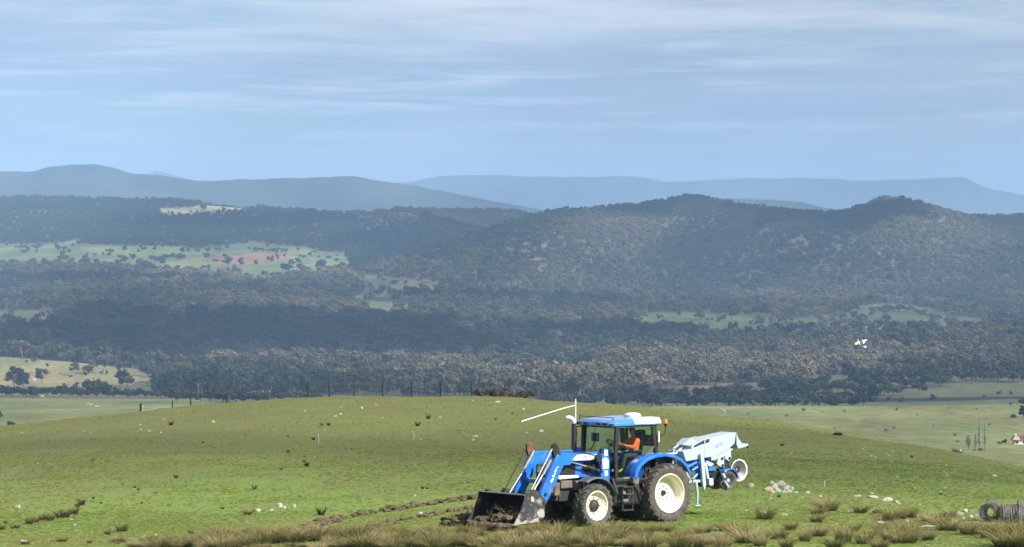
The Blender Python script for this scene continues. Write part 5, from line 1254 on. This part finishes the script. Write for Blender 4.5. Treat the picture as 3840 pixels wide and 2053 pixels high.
hstone(3430, 1827, 14, 12, 'reddish stone on the right slope', None, True)
for k, (px, py, w, h, tan) in enumerate(((2880, 1834, 34, 20, 1), (2905, 1822, 26, 24, 0), (2925, 1814, 36, 20, 0), (2948, 1826, 30, 18, 0), (2918, 1838, 30, 16, 0), (2960, 1842, 22, 14, 0), (2896, 1846, 22, 12, 1), (2940, 1846, 22, 12, 0), (2985, 1850, 16, 9, 0), (2970, 1830, 18, 14, 0), (2893, 1812, 20, 12, 0))):
    hstone(px, py, w * 1.1, h * 1.1, 'stone in the heap right of the planter', 'stones of the heap right of the planter', bool(tan))
for px, py, w, h in ((3598, 1916, 30, 18), (3620, 1908, 22, 16), (3640, 1926, 22, 14), (3662, 1924, 26, 16), (3612, 1930, 18, 12), (3585, 1944, 14, 9), (3655, 1938, 16, 10)):
    hstone(px, py, w, h, 'pale stone in the scatter left of the wire rolls', 'pale stones left of the wire rolls')
for k in range(30):
    px = rr.uniform(30, 2000); yc = float(crest(px)[0]); py = yc + rr.uniform(8, 170)
    hstone(px, py, rr.uniform(5, 11), rr.uniform(3, 6), 'tiny pale stone strewn over the upper part of the near hill', 'tiny stones on the upper hill')
for k in range(26):
    px = rr.uniform(2760, 3830); yc = float(crest(px)[0]); py = rr.uniform(yc + 8, 1880)
    hstone(px, py, rr.uniform(5, 12), rr.uniform(3, 6), 'tiny pale stone strewn over the slope right of the tractor', 'tiny stones on the right slope')
for k in range(22):
    px = rr.uniform(2700, 3830); hstone(px, rr.uniform(1860, 1985), rr.uniform(6, 14), rr.uniform(4, 8), 'small pale stone among the tussocks at lower right', 'small stones at lower right', rr.random() < .35)
for px, py, w, h, lb in ((330, 1516, 10, 5, 'white rock in the green left paddock, left one of a group'), (341, 1519, 10, 6, 'white rock in the green left paddock, middle of a group'), (362, 1526, 20, 5, 'long white rock in the green left paddock, right one of a group'), (158, 1489, 16, 8, 'white rock at the top edge of the green left paddock'), (142, 1418, 16, 14, 'white rock on the pale far left paddock'), (100, 1430, 22, 16, 'pale rock outcrop above the left tree row'), (128, 1428, 20, 12, 'pale rocks right of the outcrop above the left tree row'), (3597, 1694, 22, 10, 'white rock gleaming above the wide bush at right')):
    P = on_valley(px, py); k = P.y / F; stone(P, w * k, h * k, lb)

# ------------------------------------------------------------------ tussocks, rushes and dock plants
def blade_mesh(name, seed, n, h, spread, width, lean, m):
    r = np.random.default_rng(seed); vs, fs = [], []; wd = r.uniform(-.45, .12)
    for k in range(n):
        a = r.random() * 6.283; b = spread * math.sqrt(r.random()); bx, by = b * math.cos(a), b * math.sin(a)
        hh = h * (.45 + .55 * r.random()); a2 = a + r.normal() * .5; ln = lean * hh * (.25 + r.random()) + b * .5
        w = width * (.6 + .8 * r.random()); t_ = r.random() * 3.14; wx, wy = math.cos(t_) * w, math.sin(t_) * w; q = len(vs)
        wind = wd * hh
        for f in (0, .4, .75, 1.0):
            cx, cy, cz = bx + math.cos(a2) * ln * f ** 1.8 + wind * f * f, by + math.sin(a2) * ln * f ** 1.8, hh * (f - .22 * f * f * lean) - .03
            s = (1 - f * .85); vs += [(cx - wx * s, cy - wy * s, cz), (cx + wx * s, cy + wy * s, cz)]
        fs += [(q, q + 1, q + 3, q + 2), (q + 2, q + 3, q + 5, q + 4), (q + 4, q + 5, q + 7, q + 6)]
    return mesh_np(name, vs, fs, [m])
def grass_mat(name, cols, inst=False, foot=None):
    m = bpy.data.materials.new(name); m.use_nodes = True; t = m.node_tree; b = t.nodes['Principled BSDF']
    b.inputs['Roughness'].default_value = .75; b.inputs['Specular IOR Level'].default_value = .2
    isl = N(t, 'ShaderNodeNewGeometry').outputs['Random Per Island']
    f = N(t, 'ShaderNodeAttribute', attribute_type='INSTANCER', attribute_name='tint').outputs['Fac'] if inst else N(t, 'ShaderNodeObjectInfo').outputs['Random']
    f = math_(t, 'ADD', math_(t, 'MULTIPLY', f, .6), math_(t, 'MULTIPLY', isl, .4))
    c = ramp(t, f, [(i / (len(cols) - 1), k) for i, k in enumerate(cols)])
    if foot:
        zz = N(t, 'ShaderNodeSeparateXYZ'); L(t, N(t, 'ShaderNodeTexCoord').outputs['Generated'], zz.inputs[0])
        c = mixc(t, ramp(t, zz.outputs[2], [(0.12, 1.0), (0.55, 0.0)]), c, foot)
    L(t, c, b.inputs['Base Color'])
    tl = N(t, 'ShaderNodeBsdfTranslucent'); L(t, c, tl.inputs[0]); mx = N(t, 'ShaderNodeMixShader'); mx.inputs[0].default_value = .25
    L(t, b.outputs[0], mx.inputs[1]); L(t, tl.outputs[0], mx.inputs[2]); L(t, mx.outputs[0], t.nodes['Material Output'].inputs[0])
    return m
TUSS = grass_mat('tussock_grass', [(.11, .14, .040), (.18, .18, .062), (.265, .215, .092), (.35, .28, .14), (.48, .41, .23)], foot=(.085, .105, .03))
RUSHM = grass_mat('dark_rush', [(.020, .028, .012), (.030, .036, .014), (.042, .044, .018)])
DOCKM = grass_mat('brown_dock', [(.070, .042, .026), (.10, .062, .038), (.12, .08, .05)])
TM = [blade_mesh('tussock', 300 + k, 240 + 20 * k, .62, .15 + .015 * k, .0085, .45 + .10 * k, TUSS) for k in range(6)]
RM = [blade_mesh('rush', 330 + k, 90, .42, .12, .011, .4, RUSHM) for k in range(4)]
DM = [blade_mesh('dock', 350 + k, 80, .45, .14, .016, .5, DOCKM) for k in range(4)]
def plant(name, me, P, h0, hp, label, cat, group, wide=1.0):
    o = bpy.data.objects.new(name, me); COL.objects.link(o); o.location = P; s = hp * P.y / F / h0
    o.scale = (s * wide, s * wide, s); o.rotation_euler = (0, 0, rr.random() * 6.28); return tag(o, label, cat, group)
for px, py, h in ((641, 1600, 22), (1233, 1599, 18), (1207, 1594, 14), (1566, 1602, 24), (1605, 1578, 22), (1175, 1645, 18), (1859, 1580, 10), (1921, 1555, 9), (349, 1734, 18), (505, 1836, 12), (518, 1848, 14), (1151, 1745, 26), (1140, 1726, 14), (1081, 1702, 14), (955, 1833, 22), (1585, 1826, 16), (1602, 1826, 12), (835, 1910, 16), (718, 2002, 26), (1204, 1936, 42), (660, 1790, 20), (3419, 1718, 14), (2921, 1870, 16), (3527, 1863, 14), (2933, 1680, 16), (350, 1878, 16), (378, 1890, 12), (583, 1862, 10), (531, 1888, 12), (1080, 1640, 10), (760, 1655, 10), (1056, 1770, 12), (1320, 1690, 8), (2160, 1620, 10), (2700, 1660, 10)):
    plant('rush_clump', rr.choice(RM), on_hill(px, py), .42, h * .95, 'small dark rush clump dotted on the green near hill', 'plant', 'dark rush clumps on the near hill', 1.1)
for px, py, h in ((8, 1985, 26), (22, 1962, 18), (49, 1980, 22), (66, 1980, 22), (112, 1962, 34), (136, 1956, 28), (159, 1946, 32), (188, 1948, 40), (228, 1936, 44), (246, 1934, 46), (278, 1924, 40), (307, 1894, 36), (292, 1900, 22)):
    plant('dock_plant', rr.choice(DM), on_hill(px, py), .45, h, 'brown dock plant in the diagonal row at lower left', 'plant', 'brown dock plants at lower left', 1.0)
tp = [(458, 1990, 42), (404, 2000, 26), (233, 2032, 26), (95, 2046, 24), (336, 2036, 20), (928, 1932, 26), (3103, 1912, 66), (3067, 1924, 40), (3227, 1920, 40), (3342, 1942, 60), (3380, 1936, 44), (3417, 1932, 54), (3519, 1958, 60), (3554, 1986, 66), (2868, 1962, 60), (3063, 1964, 44), (3560, 1930, 40), (3480, 1946, 44)]
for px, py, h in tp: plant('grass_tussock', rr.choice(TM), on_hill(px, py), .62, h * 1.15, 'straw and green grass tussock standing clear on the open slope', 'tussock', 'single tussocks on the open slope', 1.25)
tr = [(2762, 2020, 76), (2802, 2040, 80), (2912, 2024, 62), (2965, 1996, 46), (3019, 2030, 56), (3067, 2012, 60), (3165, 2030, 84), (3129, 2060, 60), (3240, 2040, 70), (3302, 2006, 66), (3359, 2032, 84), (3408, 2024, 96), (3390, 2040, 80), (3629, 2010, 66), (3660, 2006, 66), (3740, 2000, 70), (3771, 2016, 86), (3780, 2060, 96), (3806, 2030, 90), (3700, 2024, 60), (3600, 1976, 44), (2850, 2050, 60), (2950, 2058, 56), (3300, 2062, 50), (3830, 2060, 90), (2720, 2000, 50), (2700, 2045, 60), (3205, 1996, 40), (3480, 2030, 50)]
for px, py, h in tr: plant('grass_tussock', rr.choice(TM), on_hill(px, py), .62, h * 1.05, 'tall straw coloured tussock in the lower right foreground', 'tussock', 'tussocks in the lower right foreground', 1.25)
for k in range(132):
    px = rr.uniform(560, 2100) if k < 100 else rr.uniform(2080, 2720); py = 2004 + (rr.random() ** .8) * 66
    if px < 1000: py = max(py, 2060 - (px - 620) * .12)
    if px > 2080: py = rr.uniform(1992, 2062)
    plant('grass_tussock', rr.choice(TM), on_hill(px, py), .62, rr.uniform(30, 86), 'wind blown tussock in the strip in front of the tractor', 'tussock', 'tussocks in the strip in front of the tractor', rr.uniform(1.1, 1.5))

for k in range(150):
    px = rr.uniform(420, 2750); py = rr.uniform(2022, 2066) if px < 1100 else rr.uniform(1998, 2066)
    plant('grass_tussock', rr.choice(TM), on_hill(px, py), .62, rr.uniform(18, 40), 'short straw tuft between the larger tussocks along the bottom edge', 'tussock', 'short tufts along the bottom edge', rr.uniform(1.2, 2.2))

# ------------------------------------------------------------------ turned soil
SOIL = mat('turned_soil', (0.098, 0.068, 0.038), 0.95, var=.5, vscale=4, dirt=(.19, .15, .085), dirt_amt=.35, dscale=5, bump=.6, bscale=12)
SODG = mat('upturned_turf', (0.085, 0.085, 0.030), 0.95, var=.5, vscale=5, bump=.6, bscale=12)
def clods(name, pts, n, w, s0, s1, seed, soil_share=.7, hump=.0):
    r = random.Random(seed); V = []; Fc = []; mi = []
    base = [bmesh.new() for _ in range(1)]
    bm = base[0]; bmesh.ops.create_icosphere(bm, subdivisions=2, radius=1); bv_ = [v.co.copy() for v in bm.verts]; bf = [tuple(v.index for v in f.verts) for f in bm.faces]; bm.free()
    seg = [0]
    for a, b in zip(pts, pts[1:]): seg.append(seg[-1] + (Vector(b) - Vector(a)).length)
    for k in range(n):
        q = r.random() * seg[-1]; i = max(j for j in range(len(pts) - 1) if seg[j] <= q); f = (q - seg[i]) / (seg[i + 1] - seg[i]); P = Vector(pts[i]).lerp(Vector(pts[i + 1]), f)
        gap = vnoise(np.array([q * .9]), np.array([seed * 3.7]), 9)[0]
        if gap < .42 and r.random() < .8: continue
        off = r.gauss(0, .5) * w * (.6 + gap); P = P + Vector((r.gauss(0, .1), off, 0)); P.z = hill_xy(P.x, P.y) + hump * max(0, 1 - abs(off / w)) * r.random()
        s = s0 + (s1 - s0) * r.random() ** 2; sc = Vector((s * r.uniform(1.0, 2.6), s * r.uniform(.6, 1.2), s * r.uniform(.35, .85))); rot = Matrix.Rotation(r.random() * 6.28, 3, 'Z') @ Matrix.Rotation(r.gauss(0, .4), 3, 'X'); sd = Vector((r.random() * 50,) * 3); b0 = len(V)
        for v in bv_:
            g_ = v * (1 + .75 * mnoise.noise(v * 1.7 + sd) + .5 * mnoise.noise(v * 4.5 + sd)); V.append(tuple(P + rot @ Vector((g_.x * sc.x, g_.y * sc.y, g_.z * sc.z)) + Vector((0, 0, sc.z * .3))))
        Fc += [tuple(j + b0 for j in t_) for t_ in bf]; mi += [0 if r.random() < soil_share else 1] * len(bf)
    return link(name, mesh_np(name, V, Fc, [SOIL, SODG], mi))
fa = [on_hill(*p) for p in ((1074, 1986), (1194, 1966), (1280, 1946), (1369, 1931), (1458, 1919), (1540, 1907), (1660, 1890), (1790, 1876))]
fb = [on_hill(*p) for p in ((1353, 1990), (1446, 1974), (1530, 1957), (1613, 1946), (1679, 1933), (1775, 1917))]
o = clods('turned_soil', fa, 520, .30, .03, .12, 5, .72, .10); tag(o, kind='stuff')
o = clods('turned_soil', fb, 330, .30, .03, .11, 6, .66, .08); tag(o, kind='stuff')
fc = [on_hill(*p) for p in ((1690, 1984), (1790, 1976), (1880, 1976), (1965, 1980))]
o = clods('turned_soil', fc, 420, .34, .05, .19, 8, .5, .30); tag(o, kind='stuff')
# load in the bucket
MW = Matrix.Translation(Vector((TR_O[0], TR_O[1], 0))) @ Matrix.Rotation(math.pi + TR_A, 4, 'Z')
r = random.Random(3); mb = MB(); bm = bmesh.new(); bmesh.ops.create_icosphere(bm, subdivisions=2, radius=1); bv_ = [v.co.copy() for v in bm.verts]; bf = [tuple(v.index for v in f.verts) for f in bm.faces]; bm.free()
for k in range(150):
    y = r.uniform(-.8, 1.02); xx = r.uniform(5.35, 6.5); hgt = .30 + (.30 * max(0, 1 - abs(y - .55) / .9)) * max(0, 1 - abs(xx - 5.8) / .8); P = Vector((xx, y, r.uniform(.28, max(.3, hgt)) if xx < 6.2 else .16)); s = r.uniform(.05, .14); sd = Vector((r.random() * 50,) * 3)
    mb.add([MW @ (P + Vector((v.x * s * 1.4, v.y * s, v.z * s * .8)) * (1 + .5 * mnoise.noise(v * 1.8 + sd))) for v in bv_], bf)
for k in range(26):
    P = Vector((r.uniform(5.5, 6.3), r.uniform(-.3, 1.0), r.uniform(.4, .6))); mb.tube([MW @ P, MW @ (P + Vector((r.gauss(0, .14), r.gauss(0, .14), r.uniform(.0, .22))))], [.014, .006], 4)
o = mb.build('soil_heap', SOIL); o['kind'] = 'stuff'

# ------------------------------------------------------------------ odds and ends on the grass
for px, py, h, lb, ben in ((1193, 1668, 36, 'pale wooden stake on the left of the green slope', .02), (1546, 1644, 34, 'pale bent stake below the black rushes', .10), (3090, 1827, 24, 'short pale stake on the slope right of the rock heap', .02), (3540, 1790, 26, 'pale curved stick on the far right slope', .14)):
    P = on_hill(px, py); k = P.y / F; mb = MB(); mb.tube([(0, 0, -.1), (ben, 0, h * k * .5), (-ben * .2, 0, h * k)], [.03, .028, .024], 7); o = mb.build('stake', PALEWOOD); o.location = P; tag(o, lb, 'stake')
B = brow(2720, -1); mb = MB(); mb.tube([(0, 0, -.2), (0, 0, .55)], .018, 6); o = mb.build('flag_stake', PALEWOOD); o.location = B; tag(o, 'thin stake with a white rag on the brow behind the planter', 'stake')
mb = MB(); mb.add([(-.02, 0, .52), (-.24, .02, .58), (-.26, .05, .50), (-.10, .03, .46), (-.02, 0, .36), (.02, .02, .36), (.02, .02, .54)], [(0, 1, 2, 3), (0, 3, 4, 5, 6)]); q = mb.build('rag', DECAL, o); sd_ = q.modifiers.new('thick', 'SOLIDIFY'); sd_.thickness = .01
# burnt log with twigs on the right brow
P = on_hill(3140, 1632); k = P.y / F; bl = empty('burnt_log', P, 0, 'black burnt log with bare twigs on the right brow', 'log'); CHAR = mat('charred_wood', (.018, .015, .014), .9, var=.4)
mb = MB(); mb.tube([(-18 * k, 0, 2 * k), (-8 * k, 0, 6 * k), (8 * k, .1, 5 * k), (16 * k, .2, 4 * k)], [2.5 * k, 5 * k, 6 * k, 5.5 * k], 12); mb.build('trunk', CHAR, bl, smooth=True)
mb = MB()
for a, b, c in (((-6, 6), (-10, 22), (-16, 32)), ((-2, 8), (-2, 20), (2, 34)), ((4, 8), (7, 24), (6, 40)), ((6, 26), (12, 34), (14, 38)), ((-40, 2), (-38, 14), (-36, 24))): mb.tube([(p[0] * k, 0, p[1] * k) for p in (a, b, c)], [1.0 * k, .7 * k, .35 * k], 5)
mb.build('twigs', TWIG, bl)
P = on_hill(3300, 1922); k = P.y / F; mb = MB(); mb.tube([(-28 * k, 0, 6 * k), (-10 * k, 0, 9 * k), (14 * k, .05, 8 * k), (27 * k, .05, 10 * k)], [6 * k, 8 * k, 7.5 * k, 6 * k], 12); o = mb.build('dark_log', mat('rotten_wood', (.045, .038, .026), .95, var=.4, vscale=5), smooth=True); o.location = P; tag(o, 'short dark rotten log lying among the tussocks at right', 'log')
P = on_hill(3490, 1980); k = P.y / F; fb_ = empty('fallen_branch', P, 0, 'bleached fallen branch with dark side lying in the lower right grass', 'branch')
mb = MB(); mb.tube([(-48 * k, 0, 9 * k), (-15 * k, .05, 14 * k), (20 * k, 0, 11 * k), (46 * k, .1, 10 * k)], [2 * k, 4.5 * k, 5 * k, 3 * k], 9); mb.build('limb', PALEWOOD, fb_, smooth=True)
mb = MB(); mb.tube([(-5 * k, 0, 10 * k), (-12 * k, -.1, -4 * k), (-10 * k, -.1, -14 * k)], [3.5 * k, 3 * k, 2 * k], 7); mb.tube([(-20 * k, .1, 15 * k), (-2 * k, .2, 22 * k), (10 * k, .2, 20 * k)], [2.5 * k, 2 * k, 1 * k], 6); mb.tube([(0, -.1, 5 * k), (50 * k, -.1, 5 * k)], [3 * k, 2 * k], 7); mb.build('side_branch', BARK, fb_, smooth=True)
# old wire rolls
WIRE = mat('old_fencing_wire', (.20, .185, .175), .8, metal=.1, var=.3, vscale=4)
def wire_roll(px, py, rad, length, yaw, n, label):
    P = on_hill(px, py); o = empty('wire_roll', P, yaw, label, 'wire roll'); r = random.Random(px); mb = MB()
    for k in range(n):
        q = rad * (.42 + .60 * math.sqrt(r.random())); x0 = r.uniform(-.5, .5) * length; tilt = r.gauss(0, .10); e = r.uniform(.9, 1.08); m_ = 22
        mb.tube([(x0 + tilt * math.cos(2 * math.pi * j / m_) * q, q * math.cos(2 * math.pi * j / m_), rad * .95 + q * e * .95 * math.sin(2 * math.pi * j / m_)) for j in range(m_ + 1)], .0075, 4)
    for k in range(26):
        a = 2 * math.pi * k / 26; q = rad * r.uniform(.85, 1.0); mb.tube([(-length / 2, q * math.cos(a), rad * .95 + q * math.sin(a)), (length / 2, q * math.cos(a + .2), rad * .95 + q * math.sin(a + .2))], .006, 4)
    mb.build('coiled_netting', WIRE, o)
    mb = MB()
    for k in range(5):
        s = r.uniform(.95, 1.25); y0 = r.uniform(-.2, .2) * length
        mb.tube([(y0, -rad * 1.5 * s, 0), (y0, -rad * 1.2 * s, rad * 1.1 * s), (y0 + .1, -rad * .1, rad * 2.3 * s), (y0, rad * .8, rad * 1.5), (y0, rad * 1.1, .1)], .008, 5)
    mb.build('loose_strand', WIRE, o); return o
wire_roll(3716, 1945, .31, .55, R(62), 70, 'roll of old wire netting seen end on at the right edge, with loose strands')
wire_roll(3806, 1950, .30, 1.0, R(6), 95, 'grey wire netting roll lying sideways, cut by the right picture edge')
# white birds gliding past
BIRD = mat('white_feathers', (.80, .82, .82), .7); BILL = mat('grey_bill', (.12, .12, .12), .5)
def bird(px, py, d, s, wl, wr, heading, label):
    o = empty('white_bird', ((px - 1920) / F * d, d, ZC - (py - HZ) / F * d), 0, label, 'bird')
    sk = [(-.17 * s, .05, 0), (-.08 * s, 0, .015 * s), (.02 * s, 0, .0), (.12 * s, 0, .01 * s), (.17 * s, -.02, .03 * s)]
    rot = Matrix.Rotation(heading, 3, 'Y')
    mb = MB(); mb.tube([rot @ Vector(p) for p in sk], [.02 * s, .055 * s, .07 * s, .052 * s, .035 * s], 10); mb.build('body', BIRD, o, smooth=True)
    for w in (wl, wr):
        sh = rot @ Vector((.03 * s, 0, .03 * s)); e = Vector((w[0] * s * .5, w[2] * s * .5, w[1] * s * .62)); tp_ = Vector((w[0] * s, w[2] * s, w[1] * s)); ch = rot @ Vector((.10 * s, .05 * s, 0))
        mb = MB(); mb.loft([[sh + ch, sh - ch * 1.2, sh - ch * 1.2 + Vector((0, .01, -.012 * s)), sh + ch + Vector((0, .01, -.012 * s))], [e + ch * .8, e - ch * 1.1, e - ch * 1.1 + Vector((0, .01, -.01 * s)), e + ch * .8 + Vector((0, .01, -.01 * s))], [tp_ + ch * .3, tp_ - ch * .4, tp_ - ch * .4 + Vector((0, .005, -.006 * s)), tp_ + ch * .3 + Vector((0, .005, -.006 * s))]]); mb.build('wing', BIRD, o)
    tl = rot @ Vector((-.16 * s, 0, 0)); mb = MB(); mb.loft([[tl + Vector((0, -.02 * s, .01)), tl + Vector((0, .02 * s, .01)), tl + Vector((0, .02 * s, -.01)), tl + Vector((0, -.02 * s, -.01))], [rot @ Vector((-.30 * s, -.05 * s, .006)), rot @ Vector((-.30 * s, .05 * s, .006)), rot @ Vector((-.30 * s, .05 * s, -.006)), rot @ Vector((-.30 * s, -.05 * s, -.006))]]); mb.build('tail', BIRD, o)
    hd = rot @ Vector((.20 * s, -.02, .035 * s)); mb = MB(); mb.tube([hd - rot @ Vector((.01 * s, 0, 0)), hd + rot @ Vector((.045 * s, 0, -.025 * s))], [.018 * s, .006 * s], 7); mb.build('bill', BILL, o)
bird(3220, 1285, 250, 1.0, (-.30, -.13, -.1), (-.02, .26, .2), R(68), 'white bird with wings spread, left of two crossing over the dark woods')
bird(3236, 1283, 253, 1.0, (-.22, .05, .1), (.32, .14, .1), R(78), 'white bird with wings spread, right of two crossing over the dark woods')
bird(3243, 1303, 248, .62, (.20, .16, .1), (-.12, .05, .15), R(20), 'smaller white bird flying below the other two')

# ------------------------------------------------------------------ grass
GRASS = grass_mat('short_grass', [(.150, .235, .046), (.190, .275, .058), (.240, .275, .076), (.285, .260, .105), (.38, .33, .18)], True)
gk = bpy.data.collections.new('grass_kinds')
for k in range(5): gk.objects.link(bpy.data.objects.new('grass_tuft', blade_mesh('grass_tuft', 400 + k, 22, 1.0, .75, .085, .9, GRASS)))
def grass_points():
    P, SC, TI = [], [], []
    for d0, d1, n, s0, s1 in ((88, 112, 60000, .03, .075), (112, 150, 42000, .03, .08), (150, 285, 36000, .035, .085)):
        d = np.sqrt(rng.uniform(d0 ** 2, d1 ** 2, n)); px = rng.uniform(-350, 4190, n); yc, dc = crest(px); x = (px - 1920) / F * d
        k = (d < dc + 4); d, px, x = d[k], px[k], x[k]
        z = hill_z(px, d); pat = fbm(x / 2.2, d / 4.5, 3, 61)
        keep = rng.random(len(d)) < np.clip((pat - .10) * 2.0, .25, .9); d, x, z, px, pat = d[keep], x[keep], z[keep], px[keep], pat[keep]
        py = HZ + (ZC - z) / d * F
        P.append(np.stack([x, d, z], 1)); SC.append(s0 + (s1 - s0) * rng.random(len(d)) * (.5 + pat))
        straw = fbm(x / 5.0, d / 9.0, 4, 71)
        near = np.clip((py - 1985) / 45, 0, 1) * .25
        TI.append(np.clip(.12 + 1.2 * np.clip(straw - .36, 0, 1) + near + rng.normal(size=len(d)) * .12 + .30 * np.clip((1790 - py) / 180, 0, 1), .02, .98))
    return np.concatenate(P), np.concatenate(SC), np.concatenate(TI)
gp, gs, gt = grass_points()
tag(scatter('grass', gp, gs, gt, gk), kind='stuff')
